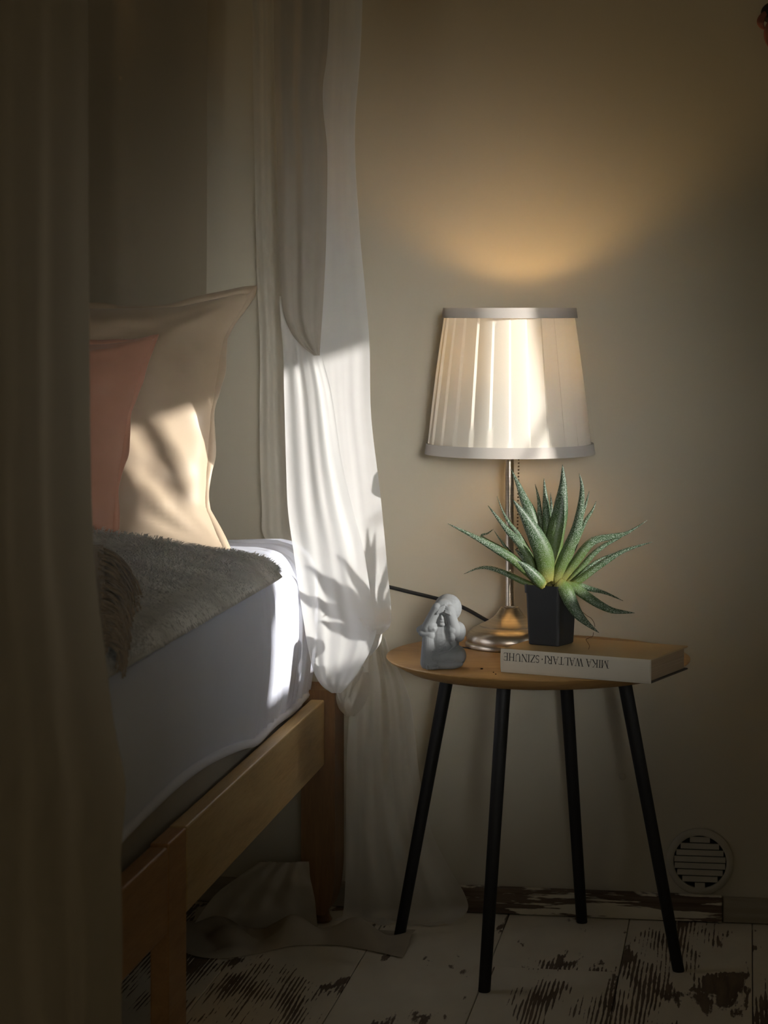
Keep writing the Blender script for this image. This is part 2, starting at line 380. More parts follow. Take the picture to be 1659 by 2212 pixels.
# round wall vent
vc = PY(1512, 1860, WALLY)
vent = empty('wall_vent', vc, 'round plastic wall vent with horizontal louvres above the baseboard', 'vent')
RV = 0.0525; RI = 0.0415
def ringY(name, prof, m):
    vs_, fs, n = [], [], 56
    for r, dy in prof:
        for k in range(n):
            a = 2 * PI * k / n; vs_.append((vc.x + r * math.cos(a), WALLY - dy, vc.z + r * math.sin(a)))
    for i in range(len(prof) - 1):
        for k in range(n):
            k2 = (k + 1) % n; fs.append((i * n + k, (i + 1) * n + k, (i + 1) * n + k2, i * n + k2))
    o = from_py(name, vs_, fs, m, vent, True); autosmooth(o); return o
ringY('flange', [(RV, 0.0005), (RV, 0.004), (RV - 0.002, 0.006), (RI + 0.002, 0.007), (RI, 0.006), (RI, 0.0012)], M_PLASTW)
ringY('backing', [(RI, 0.0012), (0.0001, 0.0012)], M_VOID)
for i in range(8):
    zz = vc.z + RI - (i + 0.62) * 2 * RI / 8
    hw = math.sqrt(max(0, RI ** 2 - (max(abs(zz - vc.z) + 0.003, 0)) ** 2))
    if hw < 0.008: continue
    hw -= 0.0008
    vs_ = [(vc.x + sx * hw, WALLY - dy, zz + dz) for sx in (-1, 1) for dy, dz in ((0.0055, 0.0044), (0.0070, -0.0042), (0.0022, -0.0046), (0.0014, 0.0040))]
    from_py('slat', vs_, [(0, 1, 2, 3), (7, 6, 5, 4), (0, 4, 5, 1), (1, 5, 6, 2), (2, 6, 7, 3), (3, 7, 4, 0)], M_PLASTW, vent)

# a small plug left in the wall
pc = PY(1345, 1678, WALLY)
bm = bmesh.new()
bmesh.ops.create_uvsphere(bm, u_segments=14, v_segments=8, radius=0.0055, matrix=Matrix.Translation(pc) @ Matrix.Diagonal((1, 0.45, 1, 1)))
tag(from_bm('wall_plug', bm, M_WALL, None, True), 'tiny plaster-coloured plug in the lower wall behind the table legs', 'wall plug')

# ------------------------------------------------------------------ bed
RX = -0.656                                           # outer face of the side rail
bed = empty('wooden_bed', (-1.1, 2.6, 0), 'pale wooden bed with a plank side rail and flat board legs', 'bed')
rail = box('side_rail', RX - 0.022, RX, 2.662, 3.556, 0.256, 0.358, M_RAIL, bed, bevel=0.0025)
tag(rail, 'pale birch rail towards the wall')
tag(box('side_rail', RX - 0.022, RX, 1.30, 2.572, 0.256, 0.354, M_RAIL2, bed, bevel=0.0025), 'darker orange rail towards the foot')
box('leg', RX - 0.022, RX, 2.575, 2.660, 0.0, 0.357, M_RAIL2, bed, bevel=0.002)
# far corner post: a board with rounded lower end standing on a small peg
bm = bmesh.new()
px0, px1, py0, py1 = -0.694, -0.640, 3.560, 3.640
prof = [(px0, 0.372), (px1, 0.372)]
for k in range(9):
    a = k / 8 * PI / 2; prof.append((px1 - 0.018 * (1 - math.cos(a)), 0.105 - 0.085 * math.sin(a)))
for k in range(9):
    a = (8 - k) / 8 * PI / 2; prof.append((px0 + 0.018 * (1 - math.cos(a)), 0.105 - 0.085 * math.sin(a)))
fv = [bm.verts.new((p[0], py0, p[1])) for p in prof]; bv = [bm.verts.new((p[0], py1, p[1])) for p in prof]
bm.faces.new(fv); bm.faces.new(list(reversed(bv)))
for i in range(len(prof)):
    j = (i + 1) % len(prof); bm.faces.new((fv[i], bv[i], bv[j], fv[j]))
bmesh.ops.recalc_face_normals(bm, faces=bm.faces)
from_bm('corner_post', bm, M_POST, bed)
lathe('foot', [(0.013, 0.0), (0.016, 0.004), (0.012, 0.012), (0.011, 0.024)], (-0.668, 3.600, 0.0), M_POST, bed, 20)
# the side away from the photograph and the slatted base, so that the mattress rests on something
box('side_rail', -1.56, -1.538, 1.30, 3.60, 0.256, 0.356, M_RAIL, bed, bevel=0.0025)
for yy in (1.32, 2.575, 3.55): box('leg', -1.56, -1.538, yy, yy + 0.06, 0.0, 0.255, M_RAIL2, bed)
box('leg', RX - 0.022, RX, 1.30, 1.36, 0.0, 0.255, M_RAIL2, bed)
for i in range(14): box('slat', -1.537, -0.680, 1.36 + i * 0.158, 1.44 + i * 0.158, 0.262, 0.280, M_RAIL, bed)

mat = box('mattress', -1.525, -0.689, 1.25, 3.575, 0.281, 0.588, M_MATT, None, bevel=0.03, seg=4)
tag(mat, 'taupe mattress peeking out between the white sheet and the bed rail', 'mattress')

# fitted sheet: profile over the mattress, gathered towards the far corner
def sheet_hem(Y): return 0.362 + 0.034 * max(0.0, math.sin(PI * max(0.0, min(1.0, (Y - 2.22) / 0.92)))) ** 0.8
SX0, SX1, SZ, SR, SYE = -0.672, -1.528, 0.603, 0.055, 3.612
def sheet_pt(s, Y):
    t = max(0.0, (Y - (SYE - 0.05)) / 0.05); ins = 0.05 * (1 - math.sqrt(max(0.0, 1 - t * t)))
    ramp = sst(3.06, 3.34, Y)
    xr = SX0 - ins; zt = SZ - ins * 0.8
    zb = sheet_hem(Y)
    ridg = 0.0022 * ramp * (math.sin(Y * 150) + 0.7 * math.sin(Y * 247 + 1)) * (1 - t)
    if s < 0.4:                                      # side
        f = s / 0.4; z = lerp(zb, zt - SR, f)
        xx = xr - 0.011 * (1 - f) ** 2 + 0.004 * math.sin(PI * f)
        p = Vector((xx, Y, z)); nrm = Vector((1, 0, 0))
    elif s < 0.6:                                    # rounded edge
        a = (s - 0.4) / 0.2 * PI / 2
        p = Vector((xr - SR + SR * math.cos(a), Y, zt - SR + SR * math.sin(a))); nrm = Vector((math.cos(a), 0, math.sin(a)))
    else:
        f = (s - 0.6) / 0.4
        p = Vector((lerp(xr - SR, SX1 + ins, f), Y, zt)); nrm = Vector((0, 0, 1))
        fan = 0.003 * ramp * math.sin((p.x + 0.9) * 9 + Y * 160) * math.exp(-f * 2)
        p = p + nrm * fan
    d = 0.003 * noise.noise(Vector((p.x * 7, Y * 4, p.z * 7)))
    return p + nrm * (ridg + d)
ss = [i / 18 * 0.4 for i in range(18)] + [0.4 + i / 12 * 0.2 for i in range(12)] + [0.6 + i / 30 * 0.4 for i in range(31)]
ys = [1.22 + i * 0.06 for i in range(31)] + [3.06 + i * 0.0045 for i in range(112)] + [3.565 + 0.047 * math.sin(i / 8 * PI / 2) for i in range(9)]
vs_, fs = [], []
for Y in ys:
    for s in ss: vs_.append(sheet_pt(s, Y))
n = len(ss)
for j in range(len(ys) - 1):
    for i in range(n - 1): a = j * n + i; fs.append((a, a + 1, a + n + 1, a + n))
fs.append(tuple((len(ys) - 1) * n + i for i in range(n)))
sheet = empty('fitted_sheet', (-1.1, 2.6, 0.36), 'white fitted sheet stretched over the mattress, its corner sunlit', 'sheet')
from_py('cloth', vs_, fs, M_SHEET, sheet, True)
tube('hem', [sheet_pt(0.0, 1.25 + i * 0.05) + Vector((0.003, 0, 0.004)) for i in range(47)], 0.0062, M_HEM, sheet, 8, 140)

# ------------------------------------------------------------------ pillows
def pillow(name, label, o, ux, vy, w_, h_, th, m, k=0.06, seed=0, flange=0.010, wr=0.0085, ear=0.0):
    """o: middle of the lower edge, ux: along the lower edge, vy: up along the pillow."""
    nx = ux.cross(vy).normalized()                   # front
    t = empty(name, o, label, 'pillow'); N = 56
    def pt(u, v, side, ex=0.0):
        cu = w_ / 2 * u * (1 - k * (1 - v * v)) ; cv = h_ / 2 * v * (1 - k * (1 - u * u))
        if ear: 
            e = max(0.0, abs(u) - 0.7) * max(0.0, abs(v) - 0.7) / 0.09
            cu += math.copysign(ear * e, u); cv += math.copysign(ear * e * (0.8 if v > 0 else 0.3), v)
        hh = th / 2 * (max(0.0, 1 - abs(u) ** 2.6) ** 0.62) * (max(0.0, 1 - abs(v) ** 2.6) ** 0.62)
        p = Vector((u * 2.1, v * 2.1, seed + side))
        d = noise.noise(p * 1.7) + 0.6 * noise.noise(p * 3.9)
        # creases running in from the corners
        for cu_, cv_ in ((1, 1), (1, -1), (-1, 1), (-1, -1)):
            a = math.atan2(v - cv_, u - cu_); r = math.hypot(u - cu_, v - cv_)
            d += 0.75 * math.sin(a * 11 + seed) * math.exp(-r * 2.2) * min(1, r * 3)
        d += 0.5 * math.sin(v * 17 + seed + 2 * noise.noise(p)) * math.exp(-(1 - abs(u)) * 5)
        edge = min(1.0, 5 * (1 - max(abs(u), abs(v))))
        hh = hh + wr * d * edge
        return o + vy * (h_ / 2) + ux * cu + vy * cv + nx * (side * max(hh, 0.0006))
    vs_, fs = [], []
    for side in (1, -1):
        b0 = len(vs_)
        for j in range(N + 1):
            for i in range(N + 1):
                u = -math.cos(PI * i / N) * 0.5 + (2 * i / N - 1) * 0.5; v = -math.cos(PI * j / N) * 0.5 + (2 * j / N - 1) * 0.5
                vs_.append(pt(u, v, side))
        for j in range(N):
            for i in range(N):
                a = b0 + j * (N + 1) + i; q = (a, a + 1, a + N + 2, a + N + 1)
                fs.append(q if side > 0 else tuple(reversed(q)))
    from_py('cover', vs_, fs, m, t, True)
    # flat seam allowance round the edge
    vs_, fs = [], []; per = []
    M_ = 60
    for i in range(M_): per.append((-1 + 2 * i / M_, -1))
    for i in range(M_): per.append((1, -1 + 2 * i / M_))
    for i in range(M_): per.append((1 - 2 * i / M_, 1))
    for i in range(M_): per.append((-1, 1 - 2 * i / M_))
    cen = o + vy * (h_ / 2)
    for q, (u, v) in enumerate(per):
        p = (pt(u, v, 1) + pt(u, v, -1)) / 2
        du = math.copysign(max(0, abs(u) - 0.985) / 0.015, u); dv = math.copysign(max(0, abs(v) - 0.985) / 0.015, v)
        d = (ux * du + vy * dv)
        wav = nx * (0.0025 * math.sin(q * 0.35 + seed) + 0.0015 * math.sin(q * 0.9))
        fl = flange * (0.8 + 0.35 * math.sin(q * 0.31 + seed))
        vs_ += [p - d * 0.004 + nx * 0.0015, p + d * fl + wav + nx * 0.001, p + d * fl + wav - nx * 0.001, p - d * 0.004 - nx * 0.0015]
    L = len(per)
    for q in range(L):
        r = (q + 1) % L
        for c in range(4): fs.append((q * 4 + c, r * 4 + c, r * 4 + (c + 1) % 4, q * 4 + (c + 1) % 4))
    from_py('edge_flange', vs_, fs, m, t, True)
    return t
e = Vector((0, 0.43, 0.90)).normalized()
pillow('satin_pillow', 'large champagne satin pillow leaning on the wall, lower half sunlit', Vector((-1.115, 3.435, 0.606)), Vector((1, 0, 0)), e, 0.60, 0.41, 0.145, M_BEIGE, 0.05, 1.0, ear=0.03)
e = Vector((0, 0.55, 0.83)).normalized()
pillow('satin_pillow', 'rose pink satin pillow standing in front of the champagne one', Vector((-1.098, 3.155, 0.610)), Vector((1, 0, 0)), e, 0.42, 0.37, 0.13, M_ROSE, 0.05, 5.0, ear=0.012, flange=0.008)

# ------------------------------------------------------------------ fur throw
def throw_far(X): return 3.238 - 0.52 * max(0.0, -0.68 - X)
def throw_z(X, Y):
    d = -0.70 - X
    z = 0.618 + 0.25 * min(0.28, max(0.0, d)) + 0.05 * sst(0.28, 0.7, d)
    z += 0.010 * noise.noise(Vector((X * 9, Y * 6, 2.0))) * sst(0.0, 0.08, d)
    if d < 0: z -= 0.030 * (d / 0.045) ** 2 + 0.006 * (-d / 0.045)
    far = throw_far(X) - Y
    z -= 0.03 * (1 - sst(0.0, 0.07, far)) * sst(0.0, 0.2, d)
    return z
throw = empty('fur_throw', (-1.0, 2.6, 0.61), 'grey fur throw spread over the bed with pale tufted corner', 'throw')
NX, NY = 60, 100
vs_, fs = [], []
def throw_uv(u, v):
    X = lerp(-0.658, -1.50, u ** 1.35); Y = lerp(1.35, throw_far(X), v ** 0.8)
    return X, Y
for j in range(NY + 1):
    for i in range(NX + 1):
        X, Y = throw_uv(i / NX, j / NY); vs_.append((X, Y, throw_z(X, Y)))
for j in range(NY):
    for i in range(NX): a = j * (NX + 1) + i; fs.append((a, a + NX + 1, a + NX + 2, a + 1))
o = from_py('hide', vs_, fs, M_FURB, throw, True)
md = o.modifiers.new('thickness', 'SOLIDIFY'); md.thickness = 0.008; md.offset = -1
# fur blades
vs_, fs = [], []
def blade(p, d, L, wd):
    sd = d.cross(Vector((0, 0, 1))).normalized() * wd
    b = len(vs_); m_ = p + d * L * 0.55 + Vector((0, 0, 0.12 * L)); tp = p + d * L
    vs_.extend([p - sd, p + sd, m_ - sd * 0.8, m_ + sd * 0.8, tp]); fs.append((b, b + 1, b + 3, b + 2)); fs.append((b + 2, b + 3, b + 4))
for i in range(52000):
    X, Y = -0.662 - 0.52 * random.random() ** 1.3, 2.05 + 1.17 * random.random()
    if Y > throw_far(X): continue
    p = Vector((X, Y, throw_z(X, Y) - 0.0005))
    a = -0.9 + 1.5 * noise.noise(Vector((X * 7, Y * 7, 4.2))) + random.gauss(0, 0.25)
    hor = Vector((math.cos(a), math.sin(a), 0))
    gx = (throw_z(X + 0.004, Y) - throw_z(X - 0.004, Y)) / 0.008; gy = (throw_z(X, Y + 0.004) - throw_z(X, Y - 0.004)) / 0.008
    d = Vector((hor.x, hor.y, hor.x * gx + hor.y * gy + 0.16 + 0.22 * max(0, noise.noise(Vector((X * 16, Y * 16, 9)))))).normalized()
    if X > -0.69: d = (d + Vector((-0.1, -0.6, 0.2))).normalized()
    blade(p, d, random.uniform(0.014, 0.032) * (0.45 if X > -0.69 else 1.0), random.uniform(0.0004, 0.0009))
for i in range(900):                                  # tufts at the far corner and along the far edge
    X = -0.668 - 0.06 * random.random() ** 2; Y = throw_far(X) - 0.02 * random.random()
    d = Vector((random.uniform(0.0, 0.5), random.uniform(0.6, 1.0), random.uniform(-0.35, 0.25))).normalized()
    blade(Vector((X, Y, throw_z(X, Y) - 0.003)), d, random.uniform(0.012, 0.024), 0.0008)
tag(from_py('fur', vs_, fs, M_FUR, throw), kind='stuff')

# fringed knitted throw lying on the fur, mostly behind the near curtain
def on_throw(x, y, lift):
    lo, hi = 1.6, 3.4
    for _ in range(40):
        D = (lo + hi) / 2; p = PD(x, y, D)
        if p.z > throw_z(p.x, p.y) + lift: lo = D
        else: hi = D
    return p
fr = empty('fringed_throw', on_throw(215, 1300, 0.005), 'dark taupe knitted throw with long fringe beside the near curtain', 'throw')
rows = []
for y, xr in ((1182, 222), (1230, 224), (1290, 226), (1350, 228), (1410, 231)):
    rows.append([on_throw(xx, y, 0.014) for xx in (90, 135, 175, 205, xr)])
loft('knit', rows, 24, 24, M_KNIT, fr, 0.004, (6, 6), solid=0.006)
vs_, fs = [], []
rnd = random.Random(3)
for i in range(190):
    t = rnd.random()
    rx, ry = lerp(214, 226, t) + rnd.uniform(-4, 4), lerp(1180, 1395, t)
    Lx, Ly = lerp(108, 40, t ** 0.6) * rnd.uniform(0.6, 1.05), lerp(112, 75, t) * rnd.uniform(0.65, 1.05)
    bend = rnd.uniform(-0.12, 0.12)
    l0 = rnd.uniform(0.008, 0.022)
    pts = []
    for q in range(8):
        s = q / 7
        xx = rx + Lx * s + 16 * math.sin(PI * s) ; yy = ry + Ly * (s ** 1.5) + 22 * bend * math.sin(PI * 1.5 * s)
        pts.append(on_throw(xx, yy, max(0.003, l0 * (1 - 0.65 * s) + 0.003 * math.sin(s * 9 + i))))
    tube_geo(pts, 0.0016, 5, vs_, fs, taper=lambda s: 1.0 + 0.35 * math.sin(s * 28) - 0.3 * s)
tag(from_py('fringe', vs_, fs, M_KNIT, fr, True), kind='stuff')

# ------------------------------------------------------------------ curtains
def rows_px(spec, pat, Y0, amp, n=9):
    """spec: (row, left column, right column[, depth shift at left, at right]); pat: fold pattern across."""
    rows = []
    for sp in spec:
        y, xl, xr = sp[:3]; dl, dr = (sp[3], sp[4]) if len(sp) > 3 else (0, 0)
        r = []
        for i in range(n):
            t = i / (n - 1); r.append(PY(lerp(xl, xr, t), y, Y0 + lerp(dl, dr, t) + amp * pat[i % len(pat)]))
        rows.append(r)
    return rows
TOP = -1820
cur = empty('bed_curtain', (-0.6, 3.5, 0), 'white voile bed curtain hanging at the bed corner, bunched and sunlit', 'curtain')
loft('voile_panel', rows_px([(TOP, 548, 625), (-800, 546, 618), (0, 545, 610), (400, 551, 607), (620, 556, 614), (760, 562, 618), (900, 561, 622), (1000, 562, 626), (1100, 566, 632), (1150, 567, 636), (1186, 588, 644)],
     (0, .3, -.3, .2, -.1, .4, -.2, .3, 0), 3.595, 0.004), 36, 110, M_SHEER2, cur, 0.002, (2, 2))
loft('voile_panel', rows_px([(TOP, 700, 800), (-800, 698, 792), (0, 696, 783), (280, 690, 767), (480, 688, 776), (620, 684, 788), (740, 680, 798), (900, 690, 802), (1060, 706, 821), (1160, 722, 831), (1240, 742, 838), (1310, 764, 845), (1350, 784, 843, -.03, -.04), (1370, 800, 824, -.02, -.02)],
     (-1.6, -1.3, -1.0, -.6, -.2, .2, .5, .8, .9), 3.476, 0.012), 48, 130, M_SHEER, cur, 0.0022, (3, 3))
loft('folded_edge', rows_px([(TOP, 600, 720), (-800, 595, 716), (0, 591, 712), (200, 595, 697), (330, 598, 707), (500, 602, 705), (600, 606, 701), (670, 611, 697), (715, 627, 694), (745, 650, 692), (768, 678, 691)],
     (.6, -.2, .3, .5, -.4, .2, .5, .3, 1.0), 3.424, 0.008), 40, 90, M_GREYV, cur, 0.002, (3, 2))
loft('voile_panel', rows_px([(640, 604, 692, .0, .01), (700, 607, 693, .0, .01), (765, 612, 695), (850, 614, 716), (1000, 618, 739), (1100, 622, 762, -.005, 0), (1190, 634, 786, -.012, 0), (1290, 648, 802, -.017, 0), (1350, 657, 814, -.018, -.01), (1400, 665, 802, -.02, -.02), (1450, 677, 775, -.02, -.03), (1480, 694, 753, -.02, -.03), (1497, 716, 736, 0, -.01)],
     (-.9, -.4, -.5, .1, .0, .3, .1, .4, .5), 3.448, 0.008), 60, 120, M_SHEER, cur, 0.004, (3, 3))
def puff(spec, Y0, bulge, name='bunched_fold', m=None):
    rows = []
    for (y, xl, xr, b) in spec:
        rows.append([PY(lerp(xl, xr, i / 8), y, Y0 - bulge * b * math.sin(PI * i / 8) ** 0.7 + 0.004 * math.sin(i * 2.1 + y * .05)) for i in range(9)])
    loft(name, rows, 36, 36, m or M_SHEER, cur, 0.004, (4, 4))
puff([(1325, 752, 823, .3), (1355, 754, 826, .8), (1385, 757, 823, 1), (1408, 762, 808, .9), (1424, 770, 792, .4)], 3.505, 0.045)
puff([(1452, 742, 796, .1), (1475, 732, 798, .7), (1505, 726, 794, 1), (1530, 732, 782, .9), (1547, 748, 766, .3)], 3.505, 0.05, m=M_SHEER2)
puff([(1440, 730, 786, .0), (1470, 726, 776, .4), (1500, 728, 768, .6), (1520, 736, 760, .3)], 3.475, 0.03, m=M_SHEER2)
loft('trailing_skirt', rows_px([(1375, 792, 832), (1420, 778, 848), (1470, 768, 872), (1520, 758, 888), (1580, 752, 896), (1680, 748, 906), (1790, 747, 930), (1870, 746, 968), (1930, 744, 1003), (1965, 742, 1010, 0, .005), (1990, 738, 985, -.01, -.02), (2008, 728, 950, -.02, -.03), (2018, 722, 930, -.035, -.04)],
     (0, .5, -.2, .3, -.6, .5, -.1, .5, -.2), 3.628, 0.012), 70, 110, M_SHEER2, cur, 0.006, (5, 4), minz=0.003)
# pooled on the boards in front of the post and trailing under the bed
vs_, fs = [], []
NXp, NYp = 90, 34
for j in range(NYp + 1):
    for i in range(NXp + 1):
        t, s = i / NXp, j / NYp
        p = PD(lerp(395, 905, t), 2000, 3.62); X = p.x
        Y = lerp(3.552, 3.43 - 0.03 * math.sin(t * 7) - 0.04 * (t < 0.5) * math.sin(t * PI * 2), s)
        lump = 0.030 * (0.55 + noise.noise(Vector((X * 11, Y * 15, 1.3)))) + 0.014 * math.sin(X * 60 + Y * 25)
        h = max(0.002, lump) * math.sin(PI * min(1, s * 0.9 + 0.1)) ** 0.7 * math.sin(PI * (0.03 + 0.94 * t)) ** 0.5
        vs_.append((X, Y, 0.0025 + max(0, h)))
for j in range(NYp):
    for i in range(NXp): a = j * (NXp + 1) + i; fs.append((a, a + 1, a + NXp + 2, a + NXp + 1))
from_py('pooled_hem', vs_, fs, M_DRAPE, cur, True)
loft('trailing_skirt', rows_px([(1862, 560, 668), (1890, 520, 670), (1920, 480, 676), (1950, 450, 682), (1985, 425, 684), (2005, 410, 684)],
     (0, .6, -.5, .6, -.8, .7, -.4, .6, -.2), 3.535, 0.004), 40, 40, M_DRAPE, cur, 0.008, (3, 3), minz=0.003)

# curtain behind the head of the bed
hc = empty('head_curtain', (-1.1, 3.66, 0.6), 'dim beige voile curtain hanging against the wall behind the pillows', 'curtain')
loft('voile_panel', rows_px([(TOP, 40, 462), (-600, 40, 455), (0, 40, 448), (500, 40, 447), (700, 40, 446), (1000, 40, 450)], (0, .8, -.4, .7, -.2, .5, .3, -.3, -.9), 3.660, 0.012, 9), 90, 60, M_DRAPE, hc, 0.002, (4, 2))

# curtain in the foreground at the side of the bed
nc = empty('side_curtain', (-0.6, 2.0, 0), 'heavy dim curtain hanging to the floor at the left edge of the picture', 'curtain')
spec = [(-1750, 192), (-700, 191), (0, 190), (600, 192), (900, 195), (1100, 199), (1250, 207), (1400, 226), (1550, 244), (1680, 268), (1740, 268), (1850, 260), (1950, 264), (2060, 270), (2212, 274), (2400, 278), (2700, 285)]
rows = []
pat = (0, .9, -.6, .8, -1, .7, -.3, .9, -.7, .6, 0)
for (y, xr) in spec:
    r = []
    for i in range(11):
        t = i / 10
        xx = lerp(-190, xr, t); Y = lerp(1.62, 2.08, t)
        am = 0.010 + 0.008 * sst(1400, 2200, y)
        r.append(PY(xx + 14 * sst(1500, 2300, y) * math.sin(t * 8 + y * 0.004), y, Y + am * pat[i]))
    rows.append(r)
loft('drape', rows, 90, 120, M_HEAVY, nc, 0.006, (6, 5), minz=0.002)

# ------------------------------------------------------------------ side table
TZ = 0.45
tc = W(0.230, 3.463, 0)
table = empty('side_table', tc, 'round oak side table with a tapered rim and four black legs', 'table')
prof = [(0.001, TZ - 0.021), (0.186, TZ - 0.021), (0.196, TZ - 0.0195), (0.2235, TZ - 0.0055), (0.2265, TZ - 0.0022), (0.2265, TZ - 0.0008), (0.2255, TZ), (0.001, TZ)]
lathe('table_top', prof, tc, M_TOP, table, 128)
FC = (0.226, 3.467)
for (fx, fy) in ((862, 2027), (1046, 2142), (1257, 1993), (1466, 2098)):
    D = F * CAMZ / (fy - HZ); R = (fx - CX) / F * D
    foot = W(R, D, 0.0); top = W(FC[0] + 0.62 * (R - FC[0]), FC[1] + 0.62 * (D - FC[1]), TZ - 0.0215)
    d = (top - foot).normalized()
    vs_, fs = [], []
    sg = 28
    for q, r in ((0.0, 0.0080), (0.004, 0.0088), (0.5, 0.0094), (1.0, 0.0104)):
        c = foot.lerp(top, q)
        for k in range(sg):
            a = 2 * PI * k / sg; vs_.append(c + Vector((r * math.cos(a), r * math.sin(a), 0)))
    for i in range(3):
        for k in range(sg): k2 = (k + 1) % sg; fs.append((i * sg + k, i * sg + k2, (i + 1) * sg + k2, (i + 1) * sg + k))
    fs.append(tuple(reversed(range(sg)))); fs.append(tuple(range(3 * sg, 4 * sg)))
    o = from_py('leg', vs_, fs, M_BLACK, table, True); autosmooth(o)

# ------------------------------------------------------------------ lamp
LC = W((1101 - CX) / F * 3.555, 3.555, TZ)
lamp = empty('table_lamp', LC, 'lit table lamp with pleated white shade on a brushed nickel stem', 'lamp')
s = 3.555 / F
bprof = [(0.001, 0.0), (92 * s, 0.0), (95.5 * s, 2 * s), (96 * s, 8 * s), (94 * s, 11 * s), (92 * s, 12.5 * s), (92.5 * s, 16 * s), (92 * s, 22 * s), (88 * s, 31 * s), (80 * s, 39 * s), (70 * s, 44 * s), (66 * s, 45 * s), (65 * s, 47 * s), (58 * s, 50 * s), (46 * s, 56 * s), (36 * s, 63 * s), (28.5 * s, 71 * s), (23 * s, 79 * s), (20 * s, 83 * s), (19 * s, 85 * s), (9.5 * s, 85.5 * s), (0.001, 85.5 * s)]
lathe('base', bprof, LC, M_NICK, lamp, 96)
lathe('collar', [(12 * s, 83 * s), (13 * s, 85.5 * s), (12 * s, 88 * s), (9.6 * s, 88.5 * s)], LC, M_NICK, lamp, 32)
stem = lathe('stem', [(9.2 * s, 86 * s), (9.2 * s, 0.388)], LC, M_NICK, lamp, 32)
SH0, SH1 = 0.296, 0.520                               # shade above the table top
RB, RT = 181 * s, 140.5 * s
lathe('socket', [(0.001, 0.386), (0.016, 0.386), (0.021, 0.392), (0.021, 0.415), (0.026, 0.418), (0.027, 0.421), (0.001, 0.4215)], LC, M_BLACK, lamp, 32)
bulb = lathe('bulb', [(0.013, 0.4215), (0.018, 0.426), (0.0225, 0.436), (0.0215, 0.448), (0.014, 0.458), (0.004, 0.462), (0.0005, 0.4622)], LC, M_BULB, lamp, 32, closed=False)
# pleated shade: knife pleats, each overlapping the next
NPL, SUB = 26, 8
def shade_r(z): return lerp(RB, RT, (z - SH0) / (SH1 - SH0))
vs_, fs = [], []
nz = 24
rp = random.Random(5)
jit = [rp.uniform(-0.012, 0.012) for _ in range(NPL)]; dep = [rp.uniform(0.7, 1.3) for _ in range(NPL)]
for j in range(nz + 1):
    z = lerp(SH0 + 0.004, SH1 - 0.004, j / nz); r0 = shade_r(z)
    for p in range(NPL):
        for q in range(SUB):
            f = q / SUB
            saw = f if f < 0.86 else (1 - f) / 0.14 * 0.86
            a = (p + f) / NPL * 2 * PI + jit[p] * math.sin(PI * f)
            r = r0 - 0.0028 + 0.0036 * dep[p] * saw * (0.55 + 0.45 * math.sin(PI * j / nz))
            vs_.append((LC.x + r * math.cos(a), LC.y + r * math.sin(a), LC.z + z))
n = NPL * SUB
for j in range(nz):
    for k in range(n): k2 = (k + 1) % n; fs.append((j * n + k, j * n + k2, (j + 1) * n + k2, (j + 1) * n + k))
shade = from_py('lamp_shade', vs_, fs, M_SHADE, lamp, True); autosmooth(shade, 25)
def band(z0, z1, grow, name):
    r0, r1 = shade_r(z0) + grow, shade_r(z1) + grow
    vs_, fs = [], []; sg = 96
    pr = [(r0 - 0.004, z0 + 0.0005), (r0, z0), (r1, z1), (r1 - 0.004, z1 - 0.0005)]
    for r, z in pr:
        for k in range(sg):
            a = 2 * PI * k / sg; vs_.append((LC.x + r * math.cos(a), LC.y + r * math.sin(a), LC.z + z))
    for i in range(3):
        for k in range(sg): k2 = (k + 1) % sg; fs.append((i * sg + k, i * sg + k2, (i + 1) * sg + k2, (i + 1) * sg + k))
    o = from_py(name, vs_, fs, M_BAND, shade, True); autosmooth(o); return o
band(SH0, SH0 + 0.0165, 0.0022, 'bottom_band'); band(SH1 - 0.0155, SH1, 0.0022, 'top_band')
vs_, fs = [], []
for k in range(3):                                   # wire carrier of the shade
    a = k * 2 * PI / 3 + 0.4
    tube_geo([LC + Vector((0.02 * math.cos(a), 0.02 * math.sin(a), 0.400)), LC + Vector(((RT - 0.004) * math.cos(a), (RT - 0.004) * math.sin(a), SH1 - 0.012))], 0.0013, 6, vs_, fs)
from_py('shade_carrier', vs_, fs, M_NICK, lamp)
# pull chain
vs_, fs = [], []
chx = PD(1123, 995, 3.52)
bm = bmesh.new()
for i in range(46):
    z = 0.388 - i * 0.0052
    q = Vector((chx.x - 0.0042 * (i / 46), chx.y, LC.z + z))
    bmesh.ops.create_icosphere(bm, subdivisions=1, radius=0.00165, matrix=Matrix.Translation(q))
for f in bm.faces: f.smooth = True
from_bm('pull_chain', bm, plain('chain_metal', (0.12, 0.09, 0.06), 0.4, 0.9), lamp)
# power cord to the left behind the curtain
pts = [PY(1064, 1347, 3.585), PY(1042, 1335, 3.60), PY(1010, 1317, 3.62), PY(978, 1303, 3.635), PY(940, 1292, 3.645), PY(890, 1280, 3.65), PY(830, 1266, 3.65), PY(780, 1262, 3.65)]
tube('power_cord', pts, 0.0030, M_CORD, lamp, 10, 60)

